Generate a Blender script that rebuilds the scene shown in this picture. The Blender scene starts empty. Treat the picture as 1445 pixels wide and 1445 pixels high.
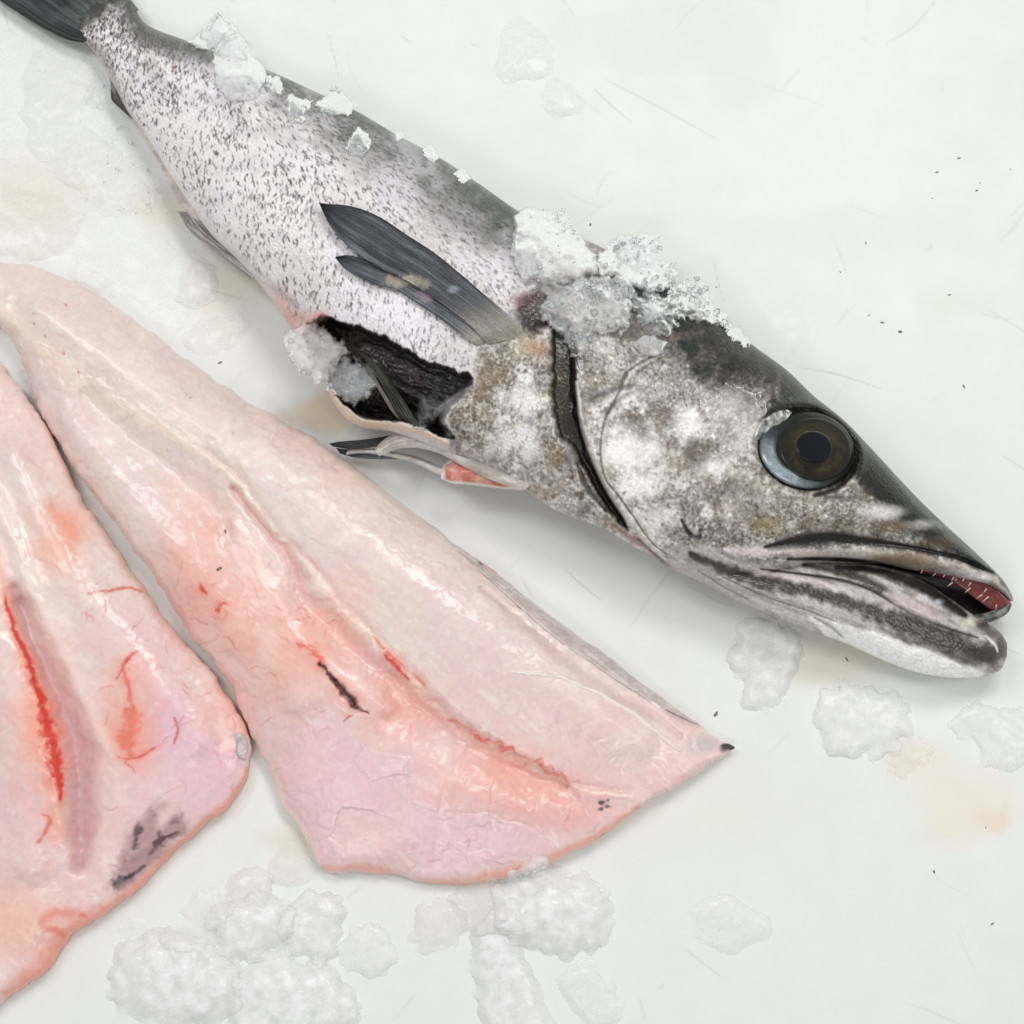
import bpy, math, random
import numpy as np
from mathutils import Vector

# ------------------------------------------------------------------ camera, light, exposure
S = 0.5 / 1445.0                 # metres per unit; one unit = 1/1445 of the half-metre patch of counter in view
D = 2050.0                       # camera distance in units (about 0.7 m)
TILT = math.radians(12)
sc = bpy.context.scene
cd = bpy.data.cameras.new('camera'); cam = bpy.data.objects.new('camera', cd)
sc.collection.objects.link(cam); sc.camera = cam
CAM = np.array([0.0, -D * math.sin(TILT), D * math.cos(TILT)])
cam.location = Vector(CAM * S); cam.rotation_euler = (TILT, 0, 0)
cd.sensor_width = 36.0; cd.lens = 36.0 * D / 1445.0; cd.clip_start = 0.01; cd.clip_end = 50

w = bpy.data.worlds.new('World'); sc.world = w; w.use_nodes = True
bg = w.node_tree.nodes['Background']
bg.inputs[0].default_value = (0.985, 1.0, 0.985, 1); bg.inputs[1].default_value = 0.34

def area_light(name, loc, target, size, power, col):
    l = bpy.data.lights.new(name, 'AREA'); l.shape = 'RECTANGLE'; l.size = size[0]; l.size_y = size[1]
    l.energy = power; l.color = col
    o = bpy.data.objects.new(name, l); sc.collection.objects.link(o)
    o.location = loc
    o.rotation_euler = (Vector(target) - Vector(loc)).to_track_quat('-Z', 'Y').to_euler()
    return o
area_light('ceiling_light_panel', (0.30, 0.75, 1.35), (0, 0, 0), (0.55, 0.35), 6.6, (1.0, 0.99, 0.97))
area_light('ceiling_light_panel', (-0.75, 0.45, 1.35), (0, 0, 0), (0.35, 0.55), 4.6, (0.97, 0.98, 1.0))
area_light('ceiling_light_panel', (0.95, -0.05, 1.35), (0, 0, 0), (0.35, 0.55), 3.8, (1.0, 0.99, 0.97))
area_light('ceiling_light_panel', (-0.35, -0.95, 1.35), (0, 0, 0), (0.55, 0.35), 2.7, (0.98, 0.99, 1.0))
area_light('tube_lamp', (-0.25, 0.25, 1.5), (0, 0, 0), (0.04, 0.9), .7, (0.80, 0.76, 1.0))
sc.view_settings.view_transform = 'Standard'; sc.view_settings.look = 'None'
sc.view_settings.exposure = 0.13; sc.view_settings.gamma = 1.0
sc.render.engine = 'CYCLES'
sc.cycles.use_denoising = True
sc.cycles.max_bounces = 10; sc.cycles.transparent_max_bounces = 24

# ------------------------------------------------------------------ helpers
rng = np.random.default_rng(7); random.seed(7)
ct, st = math.cos(TILT), math.sin(TILT)
def place(px, py, z):
    """a point of the counter plan (units, y down) at height z -> metres"""
    px = np.asarray(px, float); py = np.asarray(py, float); z = np.asarray(z, float)
    dx = (px - 722.5) / D; dyc = -(py - 722.5) / D
    dy = dyc * ct + st; dz = dyc * st - ct
    k = (z - CAM[2]) / dz
    return np.stack([(CAM[0] + dx * k) * S, (CAM[1] + dy * k) * S, z * S * np.ones_like(k)], -1)
def s2l(c):
    c = np.asarray(c, float) / 255.0
    return np.where(c <= 0.04045, c / 12.92, ((c + 0.055) / 1.055) ** 2.4)
def sstep(a, b, x):
    t = np.clip((x - a) / (b - a), 0, 1); return t * t * (3 - 2 * t)
X0, Y0, CW, CH = -320, -120, 1900, 1700           # plan raster
def full(): return (slice(0, CH), slice(0, CW))
def win(x0, y0, x1, y1):
    return (slice(max(0, int(y0 - Y0)), min(CH, int(y1 - Y0))), slice(max(0, int(x0 - X0)), min(CW, int(x1 - X0))))
def grid(sl):
    y, x = np.mgrid[sl[0].start:sl[0].stop, sl[1].start:sl[1].stop]
    return x.astype(np.float32) + X0, y.astype(np.float32) + Y0
def vnoise(x, y, scale, seed):
    """value noise 0..1"""
    g = np.random.default_rng(seed).random((64, 64)).astype(np.float32)
    x = x / scale; y = y / scale
    xi = np.floor(x).astype(int); yi = np.floor(y).astype(int); fx = x - xi; fy = y - yi
    fx = fx * fx * (3 - 2 * fx); fy = fy * fy * (3 - 2 * fy)
    a = g[yi % 64, xi % 64]; b = g[yi % 64, (xi + 1) % 64]; c = g[(yi + 1) % 64, xi % 64]; d = g[(yi + 1) % 64, (xi + 1) % 64]
    return (a * (1 - fx) + b * fx) * (1 - fy) + (c * (1 - fx) + d * fx) * fy
def fbm(x, y, scale, seed, octv=4, gain=0.55):
    t = 0; a = 1; n = 0
    for i in range(octv):
        ca, sa = math.cos(i * 1.1 + .3), math.sin(i * 1.1 + .3)
        t = t + a * vnoise(x * ca - y * sa + i * 17.3, x * sa + y * ca, scale, seed + i * 31); n += a; a *= gain; scale *= 0.5
    return t / n
def worley(x, y, scale, seed):
    """F1, F2-F1 (in cells), random id, gradient-plane value of the nearest cell"""
    r = np.random.default_rng(seed); J = r.random((64, 64, 2)).astype(np.float32); R = r.random((64, 64, 3)).astype(np.float32)
    x = x / scale; y = y / scale; xi = np.floor(x).astype(int); yi = np.floor(y).astype(int)
    f1 = np.full(x.shape, 9., np.float32); f2 = f1.copy(); rid = np.zeros(x.shape, np.float32); pl = rid.copy()
    for oy in (-1, 0, 1):
        for ox in (-1, 0, 1):
            cx = xi + ox; cy = yi + oy; j = J[cy % 64, cx % 64]; q = R[cy % 64, cx % 64]
            dx = x - cx - j[..., 0]; dy = y - cy - j[..., 1]; d = np.sqrt(dx * dx + dy * dy)
            near = d < f1
            f2 = np.where(near, f1, np.minimum(f2, d)); f1 = np.where(near, d, f1)
            rid = np.where(near, q[..., 0], rid)
            pl = np.where(near, q[..., 0] + (q[..., 1] - .5) * 1.6 * dx + (q[..., 2] - .5) * 1.6 * dy, pl)
    return f1, f2 - f1, rid, pl
def line_nd(sl, pts, widths):
    """distance to a polyline divided by its local half width"""
    x, y = grid(sl); best = np.full(x.shape, 99., np.float32)
    pts = np.asarray(pts, float); widths = np.asarray(widths, float) * np.ones(len(pts))
    for (ax, ay), (bx, by), wa, wb in zip(pts[:-1], pts[1:], widths[:-1], widths[1:]):
        vx, vy = bx - ax, by - ay; L = vx * vx + vy * vy + 1e-9
        t = np.clip(((x - ax) * vx + (y - ay) * vy) / L, 0, 1)
        d = np.sqrt((x - ax - t * vx) ** 2 + (y - ay - t * vy) ** 2) / (wa + (wb - wa) * t)
        best = np.minimum(best, d)
    return best
def curve(pts, n=8):
    """Catmull-Rom through points"""
    p = np.asarray(pts, float); p = np.vstack([2 * p[0] - p[1], p, 2 * p[-1] - p[-2]]); out = []
    for i in range(1, len(p) - 2):
        for k in range(n):
            t = k / n
            out.append(0.5 * (2 * p[i] + (p[i + 1] - p[i - 1]) * t + (2 * p[i - 1] - 5 * p[i] + 4 * p[i + 1] - p[i + 2]) * t * t
                              + (3 * p[i] - p[i - 1] - 3 * p[i + 1] + p[i + 2]) * t ** 3))
    out.append(p[-2]); return np.array(out)
def poly_in(x, y, pts):
    inside = np.zeros(x.shape, bool); n = len(pts)
    for i in range(n):
        (ax, ay), (bx, by) = pts[i], pts[(i + 1) % n]
        if ay == by: continue
        inside ^= ((ay > y) != (by > y)) & (x < (bx - ax) * (y - ay) / (by - ay) + ax)
    return inside
def poly_sd(sl, pts):
    """signed distance, positive inside"""
    x, y = grid(sl); p = list(map(tuple, pts))
    d = line_nd(sl, p + [p[0]], 1.0); return np.where(poly_in(x, y, p), d, -d)
def bbox(pts, pad):
    p = np.asarray(pts, float); return win(p[:, 0].min() - pad, p[:, 1].min() - pad, p[:, 0].max() + pad, p[:, 1].max() + pad)
def sample(C, px, py):
    x = np.clip(px - X0, 0, CW - 1.01); y = np.clip(py - Y0, 0, CH - 1.01)
    xi = x.astype(int); yi = y.astype(int); fx = x - xi; fy = y - yi
    if C.ndim == 3: fx = fx[..., None]; fy = fy[..., None]
    return (C[yi, xi] * (1 - fx) + C[yi, xi + 1] * fx) * (1 - fy) + (C[yi + 1, xi] * (1 - fx) + C[yi + 1, xi + 1] * fx) * fy
class Paint:
    """albedo and relief of one surface, laid out in plan"""
    def __init__(s, base):
        s.C = np.ones((CH, CW, 3), np.float32) * s2l(base).astype(np.float32); s.H = np.zeros((CH, CW), np.float32)
    def mix(s, sl, m, col):
        m = np.asarray(m, np.float32)[..., None]; s.C[sl] = s.C[sl] * (1 - m) + s2l(col).astype(np.float32) * m
    def mul(s, sl, m): s.C[sl] *= np.asarray(m, np.float32)[..., None]
    def line(s, pts, width, col=None, op=1.0, soft=0.5, h=0.0, hsoft=1.0, smooth=True, rag=0.0, seed=1):
        pts = np.asarray(pts, float); width = np.asarray(width, float) * np.ones(len(pts))
        if smooth:
            c = curve(np.column_stack([pts, width]), 6); pts, width = c[:, :2], np.maximum(c[:, 2], .3)
        sl = bbox(pts, width.max() * 2.2 + 4); nd = line_nd(sl, pts, width)
        if rag:
            x, y = grid(sl); nd = nd + rag * (fbm(x, y, 9, seed, 3) - .5) * 2
        if col is not None: s.mix(sl, op * (1 - sstep(1 - soft, 1 + soft, nd)), col)
        if h: s.H[sl] += h * np.exp(-(nd / hsoft) ** 2)
        return sl, nd
    def poly(s, pts, col=None, op=1.0, soft=3.0, h=0.0, hs=None, rag=0.0, seed=3, smooth=False):
        if smooth: pts = curve(list(pts) + [pts[0]], 6)
        sl = bbox(pts, 30); sd = poly_sd(sl, pts)
        if rag:
            x, y = grid(sl); sd = sd + rag * (fbm(x, y, 14, seed, 4) - .5) * 2
        m = sstep(-soft, soft, sd)
        if col is not None: s.mix(sl, op * m, col)
        if h: s.H[sl] += h * (sstep(-hs, hs, sd) if hs else m)
        return sl, sd
    def blob(s, x, y, r, col, op=1.0, ry=None, rag=0.5, seed=5, pw=1.0):
        ry = ry or r; sl = win(x - 2.4 * r, y - 2.4 * ry, x + 2.4 * r, y + 2.4 * ry); gx, gy = grid(sl)
        d = np.sqrt(((gx - x) / r) ** 2 + ((gy - y) / ry) ** 2) + rag * (fbm(gx, gy, max(6, r * .8), seed, 4) - .5) * 2
        s.mix(sl, op * (1 - sstep(0.2, 1.4, d)) ** pw, col)

def link(me, name, mat, parent=None, smooth=True):
    o = bpy.data.objects.new(name, me); sc.collection.objects.link(o)
    if mat: me.materials.append(mat)
    if parent: o.parent = parent; o.matrix_parent_inverse = parent.matrix_world.inverted()
    if smooth: me.polygons.foreach_set('use_smooth', np.ones(len(me.polygons), bool))
    return o
def make_mesh(name, V, F, col=None, attrs=None):
    """V n*3 metres, F m*4 (or m*3) int"""
    me = bpy.data.meshes.new(name); F = np.asarray(F, np.int32); k = F.shape[1]
    me.vertices.add(len(V)); me.vertices.foreach_set('co', np.asarray(V, np.float32).ravel())
    me.loops.add(F.size); me.loops.foreach_set('vertex_index', F.ravel())
    me.polygons.add(len(F)); me.polygons.foreach_set('loop_start', np.arange(0, F.size, k, dtype=np.int32))
    me.update(calc_edges=True); me.validate()
    if col is not None:
        a = me.color_attributes.new('albedo', 'FLOAT_COLOR', 'POINT')
        a.data.foreach_set('color', np.column_stack([col, np.ones(len(V))]).astype(np.float32).ravel())
    for k2, v in (attrs or {}).items():
        a = me.attributes.new(k2, 'FLOAT', 'POINT'); a.data.foreach_set('value', np.asarray(v, np.float32).ravel())
    return me
def empty(name, loc, label, cat, group=None):
    o = bpy.data.objects.new(name, None); sc.collection.objects.link(o); o.location = loc
    o.empty_display_size = 0.02; o['label'] = label; o['category'] = cat
    if group: o['group'] = group
    bpy.context.view_layer.update(); return o
def tag(o, label, cat, group=None):
    o['label'] = label; o['category'] = cat
    if group: o['group'] = group
    return o
def hermite(P, n):
    P = np.asarray(P, float); d = np.r_[0, np.cumsum(np.sqrt(((P[1:, :4] - P[:-1, :4]) ** 2).sum(1)) ** 0.5)]
    T = np.linspace(0, d[-1], n); m = np.gradient(P, d, axis=0)
    i = np.clip(np.searchsorted(d, T, side='right') - 1, 0, len(d) - 2); h = (d[i + 1] - d[i])[:, None]; t = ((T - d[i]))[:, None] / h
    return ((2 * t ** 3 - 3 * t ** 2 + 1) * P[i] + (t ** 3 - 2 * t ** 2 + t) * h * m[i] + (-2 * t ** 3 + 3 * t ** 2) * P[i + 1] + (t ** 3 - t ** 2) * h * m[i + 1])
def grid_faces(nu, nv, wrap):
    i, j = np.meshgrid(np.arange(nu - 1), np.arange(nv if wrap else nv - 1), indexing='ij'); j2 = (j + 1) % nv
    return np.stack([i * nv + j, i * nv + j2, (i + 1) * nv + j2, (i + 1) * nv + j], -1).reshape(-1, 4)
def fill_holes(Z):
    for _ in range(3):
        m = np.zeros_like(Z)
        for oy in (-1, 0, 1):
            for ox in (-1, 0, 1): m = np.maximum(m, np.roll(np.roll(Z, oy, 0), ox, 1))
        n = sum((np.roll(np.roll(Z, oy, 0), ox, 1) > 0).astype(int) for oy in (-1, 0, 1) for ox in (-1, 0, 1))
        Z[:] = np.where((Z == 0) & (n >= 4), m, Z)
ZMAP = np.zeros((CH, CW), np.float32)              # height of what already lies on the counter
def splat(px, py, z):
    for ox in (0, 1):
        for oy in (0, 1):
            xi = np.clip((px - X0).astype(int) + ox, 0, CW - 1); yi = np.clip((py - Y0).astype(int) + oy, 0, CH - 1)
            np.maximum.at(ZMAP, (yi.ravel(), xi.ravel()), z.ravel().astype(np.float32))
    fill_holes(ZMAP)
def body_sweep(st_, nu, nv, nb, paint, prof, relief=1.0, bottom=0.92, edge_w=0.10, flat=False):
    """a solid lofted through (edge A, edge B, half thickness, centre height) stations"""
    Q = hermite(st_, nu); A, B, H, zc = Q[:, 0:2], Q[:, 2:4], np.maximum(Q[:, 4], .5), Q[:, 5]
    wv = np.linspace(-1, 1, nv); v = 0.55 * wv + 0.45 * np.sin(wv * math.pi / 2)
    px = (A[:, None, 0] + B[:, None, 0]) / 2 + v * (B[:, None, 0] - A[:, None, 0]) / 2
    py = (A[:, None, 1] + B[:, None, 1]) / 2 + v * (B[:, None, 1] - A[:, None, 1]) / 2
    P = prof(v, np.linspace(0, 1, nu)[:, None] * np.ones_like(px))
    fade = sstep(0, edge_w, 1 - np.abs(v))
    z = zc[:, None] + H[:, None] * P + relief * sample(paint.H, px, py) * fade
    z = np.maximum(z, 2.0)
    splat(px, py, z)
    top = place(px, py, z)
    wb = np.linspace(1, -1, nb + 2)[1:-1]; vb = np.linspace(.997, -.997, nb) if flat else np.sin(wb * math.pi / 2)
    bx = (A[:, None, 0] + B[:, None, 0]) / 2 + vb * (B[:, None, 0] - A[:, None, 0]) / 2
    by = (A[:, None, 1] + B[:, None, 1]) / 2 + vb * (B[:, None, 1] - A[:, None, 1]) / 2
    zb = np.maximum(zc[:, None] - bottom * H[:, None] * np.sqrt(np.clip(1 - vb ** 2, 0, 1)), 0.6)
    zb = np.minimum(zb, zc[:, None])
    if flat: zb = zb * 0 + .6
    ba = place(bx, by, zc[:, None] * np.ones_like(bx)); ba[..., 2] = zb * S
    V = np.concatenate([top, ba], 1); n = nv + nb
    allx = np.concatenate([px, bx], 1); ally = np.concatenate([py, by], 1)
    C = sample(paint.C, allx, ally)
    F = grid_faces(nu, n, True)
    # end caps
    V = V.reshape(-1, 3); C = C.reshape(-1, 3); caps = []
    for r in (0, nu - 1):
        c = V[r * n:(r + 1) * n].mean(0); V = np.vstack([V, c]); C = np.vstack([C, C[r * n:(r + 1) * n].mean(0)]); k = len(V) - 1
        for j in range(n):
            a, b = r * n + j, r * n + (j + 1) % n
            caps.append((a, k, k, b) if r == 0 else (a, b, k, k))
    return V, F, caps, C
def tri_quads(F, caps):
    """quads as two triangles plus the cap triangles"""
    T = np.concatenate([F[:, [0, 1, 2]], F[:, [0, 2, 3]]])
    ct_ = np.array([[a, b, c] if b != c else [a, b, d] for a, b, c, d in caps], np.int32)
    return np.concatenate([T, ct_])

# ------------------------------------------------------------------ materials
def nt(m): m.use_nodes = True; return m.node_tree
def new_mat(name):
    m = bpy.data.materials.new(name); t = nt(m); b = t.nodes['Principled BSDF']; return m, t, b
def node(t, kind, **kw):
    n = t.nodes.new(kind)
    for k, v in kw.items():
        if k.startswith('i_'): n.inputs[k[2:].replace('_', ' ')].default_value = v
        else: setattr(n, k, v)
    return n
def bump(t, b, src, strength, dist, prev=None):
    n = node(t, 'ShaderNodeBump'); n.inputs['Strength'].default_value = strength; n.inputs['Distance'].default_value = dist
    t.links.new(src, n.inputs['Height'])
    if prev: t.links.new(prev.outputs[0], n.inputs['Normal'])
    t.links.new(n.outputs[0], b.inputs['Normal']); return n
def obj_noise(t, scale, detail=4, rough=0.55, dist=0.0):
    tc = node(t, 'ShaderNodeTexCoord'); n = node(t, 'ShaderNodeTexNoise'); n.inputs['Scale'].default_value = scale
    n.inputs['Detail'].default_value = detail; n.inputs['Roughness'].default_value = rough; n.inputs['Distortion'].default_value = dist
    t.links.new(tc.outputs['Object'], n.inputs['Vector']); return n
def albedo_var(t, b, amount, scale):
    a = node(t, 'ShaderNodeAttribute', attribute_name='albedo'); n = obj_noise(t, scale, 5)
    mr = node(t, 'ShaderNodeMapRange'); mr.inputs['To Min'].default_value = 1 - amount; mr.inputs['To Max'].default_value = 1 + amount
    mr.inputs['From Min'].default_value = .3; mr.inputs['From Max'].default_value = .7
    t.links.new(n.outputs[0], mr.inputs['Value'])
    mx = node(t, 'ShaderNodeMix', data_type='RGBA', blend_type='MULTIPLY'); mx.inputs[0].default_value = 1
    t.links.new(a.outputs['Color'], mx.inputs[6]); t.links.new(mr.outputs[0], mx.inputs[7])
    t.links.new(mx.outputs[2], b.inputs['Base Color']); return mx
# fish skin: painted albedo, scale relief, wet coat
skin, t, b = new_mat('wet_fish_skin'); albedo_var(t, b, .10, 900)
tc = node(t, 'ShaderNodeTexCoord'); mp = node(t, 'ShaderNodeMapping'); mp.inputs['Rotation'].default_value = (0, 0, math.radians(30)); mp.inputs['Scale'].default_value = (1, 1.35, 1)
t.links.new(tc.outputs['Object'], mp.inputs[0])
vo = node(t, 'ShaderNodeTexVoronoi'); vo.inputs['Scale'].default_value = 520; vo.inputs['Randomness'].default_value = .55
t.links.new(mp.outputs[0], vo.inputs['Vector'])
p1 = bump(t, b, vo.outputs['Distance'], .35, .0006); bump(t, b, obj_noise(t, 1500, 4).outputs[0], .25, .0004, p1)
b.inputs['Roughness'].default_value = .36; b.inputs['Specular IOR Level'].default_value = .4
b.inputs['Coat Weight'].default_value = .35; b.inputs['Coat Roughness'].default_value = .14
b.inputs['Subsurface Weight'].default_value = .08; b.inputs['Subsurface Radius'].default_value = (.003, .002, .0015); b.inputs['Subsurface Scale'].default_value = .5
# dark mouth filler etc
def simple(name, rgb, rough=.4, sss=0, coat=0, nscale=None, nst=.3, spec=.5, var=0):
    m, t, b = new_mat(name); b.inputs['Base Color'].default_value = (*s2l(rgb), 1); b.inputs['Roughness'].default_value = rough
    b.inputs['Subsurface Weight'].default_value = sss; b.inputs['Subsurface Radius'].default_value = (.004, .0025, .002); b.inputs['Subsurface Scale'].default_value = .6
    b.inputs['Coat Weight'].default_value = coat; b.inputs['Coat Roughness'].default_value = .05; b.inputs['Specular IOR Level'].default_value = spec
    if nscale:
        n = obj_noise(t, nscale, 5); bump(t, b, n.outputs[0], nst, .0006)
        if var:
            r = node(t, 'ShaderNodeValToRGB'); c = s2l(rgb)
            r.color_ramp.elements[0].position = .3; r.color_ramp.elements[0].color = (*np.clip(c * (1 - var), 0, 1), 1)
            r.color_ramp.elements[1].position = .7; r.color_ramp.elements[1].color = (*np.clip(c * (1 + var), 0, 1), 1)
            t.links.new(n.outputs[0], r.inputs[0]); t.links.new(r.outputs[0], b.inputs['Base Color'])
    return m
M_mouth = simple('mouth_shade_filler', (16, 13, 15), .35, coat=.3, nscale=300)  # near-black, stands in for the shade inside the mouth
M_gum = simple('red_gum', (120, 46, 48), .3, .2, .4, 500, .3, var=.35)
M_tooth = simple('tooth_enamel', (198, 178, 168), .2, .3, .3)
M_pupil = simple('pupil', (8, 10, 20), .5, coat=.4, spec=.1)
M_pupil_rim = simple('pupil_rim', (92, 86, 66), .4)
def attr_mat(name, rough, coat, sss, nscale, nst, var=.1, bumpd=.0005):
    m, t, b = new_mat(name); albedo_var(t, b, var, nscale); bump(t, b, obj_noise(t, nscale * 1.3, 5).outputs[0], nst, bumpd)
    b.inputs['Roughness'].default_value = rough; b.inputs['Coat Weight'].default_value = coat; b.inputs['Coat Roughness'].default_value = .1
    b.inputs['Subsurface Weight'].default_value = sss; b.inputs['Subsurface Radius'].default_value = (.006, .003, .0025); b.inputs['Subsurface Scale'].default_value = .6
    return m
M_fin = attr_mat('fin_membrane', .42, .15, 0, 900, .3, .25)
M_iris = attr_mat('iris', .35, .5, 0, 700, .06, .3)
M_iris.node_tree.nodes['Principled BSDF'].inputs['Coat Roughness'].default_value = .04; M_iris.node_tree.nodes['Principled BSDF'].inputs['Specular IOR Level'].default_value = .15
M_flap = attr_mat('pale_flesh_flap', .35, .3, .2, 500, .4, .12)
M_flesh = attr_mat('raw_fillet_flesh', .34, .22, .5, 420, .10, .05, .0005)
_t = M_flesh.node_tree; _b = _t.nodes['Principled BSDF']; _m = node(_t, 'ShaderNodeMapRange'); _m.inputs['From Min'].default_value = .42; _m.inputs['From Max'].default_value = .62; _m.inputs['To Min'].default_value = .08; _m.inputs['To Max'].default_value = .5
_t.links.new(obj_noise(_t, 45, 4).outputs[0], _m.inputs['Value']); _t.links.new(_m.outputs[0], _b.inputs['Coat Weight']); _b.inputs['Coat Roughness'].default_value = .16
# ice: white scattering crystals that get clear where they are thin
def ice_mat(name, col, clear):
    m = bpy.data.materials.new(name); t = nt(m); b = t.nodes['Principled BSDF']; out = t.nodes['Material Output']
    b.inputs['Base Color'].default_value = (*col, 1); b.inputs['Roughness'].default_value = .2; b.inputs['IOR'].default_value = 1.31
    b.inputs['Subsurface Weight'].default_value = .5; b.inputs['Subsurface Radius'].default_value = (.9, .95, 1.0); b.inputs['Subsurface Scale'].default_value = .003
    gl = node(t, 'ShaderNodeBsdfGlass'); gl.inputs['Color'].default_value = (.985, .992, .995, 1); gl.inputs['Roughness'].default_value = .16; gl.inputs['IOR'].default_value = 1.22
    bn = bump(t, b, obj_noise(t, 330, 3, .5).outputs[0], .14, .0008); t.links.new(bn.outputs[0], gl.inputs['Normal'])
    a = node(t, 'ShaderNodeAttribute', attribute_name='dens'); n = obj_noise(t, 150, 4, .6)
    mr = node(t, 'ShaderNodeMapRange'); mr.inputs['From Min'].default_value = .35; mr.inputs['From Max'].default_value = .65
    mr.inputs['To Min'].default_value = .55; mr.inputs['To Max'].default_value = 1.2; t.links.new(n.outputs[0], mr.inputs['Value'])
    mu = node(t, 'ShaderNodeMath', operation='MULTIPLY'); t.links.new(a.outputs['Fac'], mu.inputs[0]); t.links.new(mr.outputs[0], mu.inputs[1])
    m2 = node(t, 'ShaderNodeMath', operation='MULTIPLY', use_clamp=True); t.links.new(mu.outputs[0], m2.inputs[0]); m2.inputs[1].default_value = clear
    mx = node(t, 'ShaderNodeMixShader'); t.links.new(m2.outputs[0], mx.inputs[0]); t.links.new(gl.outputs[0], mx.inputs[1]); t.links.new(b.outputs[0], mx.inputs[2])
    t.links.new(mx.outputs[0], out.inputs[0]); return m
def snow_mat(name, col, clear, tr=.42):
    m = bpy.data.materials.new(name); t = nt(m); out = t.nodes['Material Output']; t.nodes.remove(t.nodes['Principled BSDF'])
    df = node(t, 'ShaderNodeBsdfDiffuse'); df.inputs[0].default_value = (*col, 1); tl = node(t, 'ShaderNodeBsdfTranslucent'); tl.inputs[0].default_value = (*col, 1)
    gs = node(t, 'ShaderNodeBsdfGlossy'); gs.inputs['Roughness'].default_value = .16; tp = node(t, 'ShaderNodeBsdfTransparent')
    n = obj_noise(t, 330, 3, .5); bn = node(t, 'ShaderNodeBump'); bn.inputs['Strength'].default_value = .10; bn.inputs['Distance'].default_value = .0008; t.links.new(n.outputs[0], bn.inputs['Height'])
    for sh in (df, tl, gs): t.links.new(bn.outputs[0], sh.inputs['Normal'])
    m1 = node(t, 'ShaderNodeMixShader'); m1.inputs[0].default_value = tr; t.links.new(df.outputs[0], m1.inputs[1]); t.links.new(tl.outputs[0], m1.inputs[2])
    a = node(t, 'ShaderNodeAttribute', attribute_name='dens'); n2 = obj_noise(t, 150, 4, .6)
    mr = node(t, 'ShaderNodeMapRange'); mr.inputs['From Min'].default_value = .35; mr.inputs['From Max'].default_value = .65
    mr.inputs['To Min'].default_value = .6; mr.inputs['To Max'].default_value = 1.15; t.links.new(n2.outputs[0], mr.inputs['Value'])
    mu = node(t, 'ShaderNodeMath', operation='MULTIPLY'); t.links.new(a.outputs['Fac'], mu.inputs[0]); t.links.new(mr.outputs[0], mu.inputs[1])
    q2 = node(t, 'ShaderNodeMath', operation='MULTIPLY', use_clamp=True); t.links.new(mu.outputs[0], q2.inputs[0]); q2.inputs[1].default_value = clear
    m2 = node(t, 'ShaderNodeMixShader'); t.links.new(q2.outputs[0], m2.inputs[0]); t.links.new(tp.outputs[0], m2.inputs[1]); t.links.new(m1.outputs[0], m2.inputs[2])
    fr = node(t, 'ShaderNodeFresnel'); fr.inputs['IOR'].default_value = 1.31; t.links.new(bn.outputs[0], fr.inputs['Normal'])
    fc_ = node(t, 'ShaderNodeMath', operation='MINIMUM'); t.links.new(fr.outputs[0], fc_.inputs[0]); fc_.inputs[1].default_value = .10
    fa = node(t, 'ShaderNodeMath', operation='MULTIPLY'); t.links.new(fc_.outputs[0], fa.inputs[0]); t.links.new(a.outputs['Fac'], fa.inputs[1])
    m3 = node(t, 'ShaderNodeMixShader'); t.links.new(fa.outputs[0], m3.inputs[0]); t.links.new(m2.outputs[0], m3.inputs[1]); t.links.new(gs.outputs[0], m3.inputs[2])
    t.links.new(m3.outputs[0], out.inputs[0]); return m
M_snow = snow_mat('melting_snowy_ice', (.995, .996, .998), .97, .25); M_snow_warm = snow_mat('warm_melting_ice', (.985, .965, .92), .6); M_snow_clear = snow_mat('clear_melting_ice', (.97, .98, .985), .38); M_snow_pink = snow_mat('pink_melting_ice', (.98, .93, .91), .6)
M_ice = ice_mat('crushed_ice', (.985, .99, .995), .62)
M_ice_clear = ice_mat('clear_wet_ice', (.94, .955, .96), .26)
M_ice_warm = ice_mat('stained_ice', (.97, .955, .91), .5)
M_ice_pink = ice_mat('pink_ice', (.95, .88, .86), .34)

# ------------------------------------------------------------------ counter (white cutting surface)
bp = Paint((236, 238, 234)); fs = full(); gx, gy = grid(fs)
bp.mul(fs, 0.97 + .06 * fbm(gx, gy, 260, 91, 5))
def stain(x, y, rx, ry, col, op, seed):
    bp.blob(x, y, rx, col, op, ry, .7, seed)
for a in [(1400, 1155, 34, 24, (236, 205, 186), .55, 1), (1380, 1130, 90, 60, (238, 228, 205), .5, 2), (1300, 1075, 46, 26, (240, 218, 196), .4, 3),
          (60, 270, 90, 60, (226, 219, 200), .55, 4), (240, 290, 60, 44, (222, 210, 184), .6, 5), (330, 400, 60, 70, (226, 214, 192), .5, 6),
          (1170, 925, 120, 40, (216, 212, 188), .55, 7), (460, 585, 50, 26, (222, 196, 160), .7, 8), (20, 300, 60, 80, (232, 226, 208), .4, 9),
          (905, 40, 140, 60, (226, 230, 214), .4, 10), (1345, 430, 50, 26, (226, 232, 210), .4, 11), (1040, 60, 60, 120, (228, 232, 220), .35, 12),
          (1200, 330, 200, 40, (230, 233, 222), .35, 13), (1020, 1150, 120, 80, (232, 234, 216), .45, 14), (420, 1190, 60, 40, (222, 214, 190), .5, 15)]:
    stain(*a)
r_ = np.random.default_rng(5)
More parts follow.
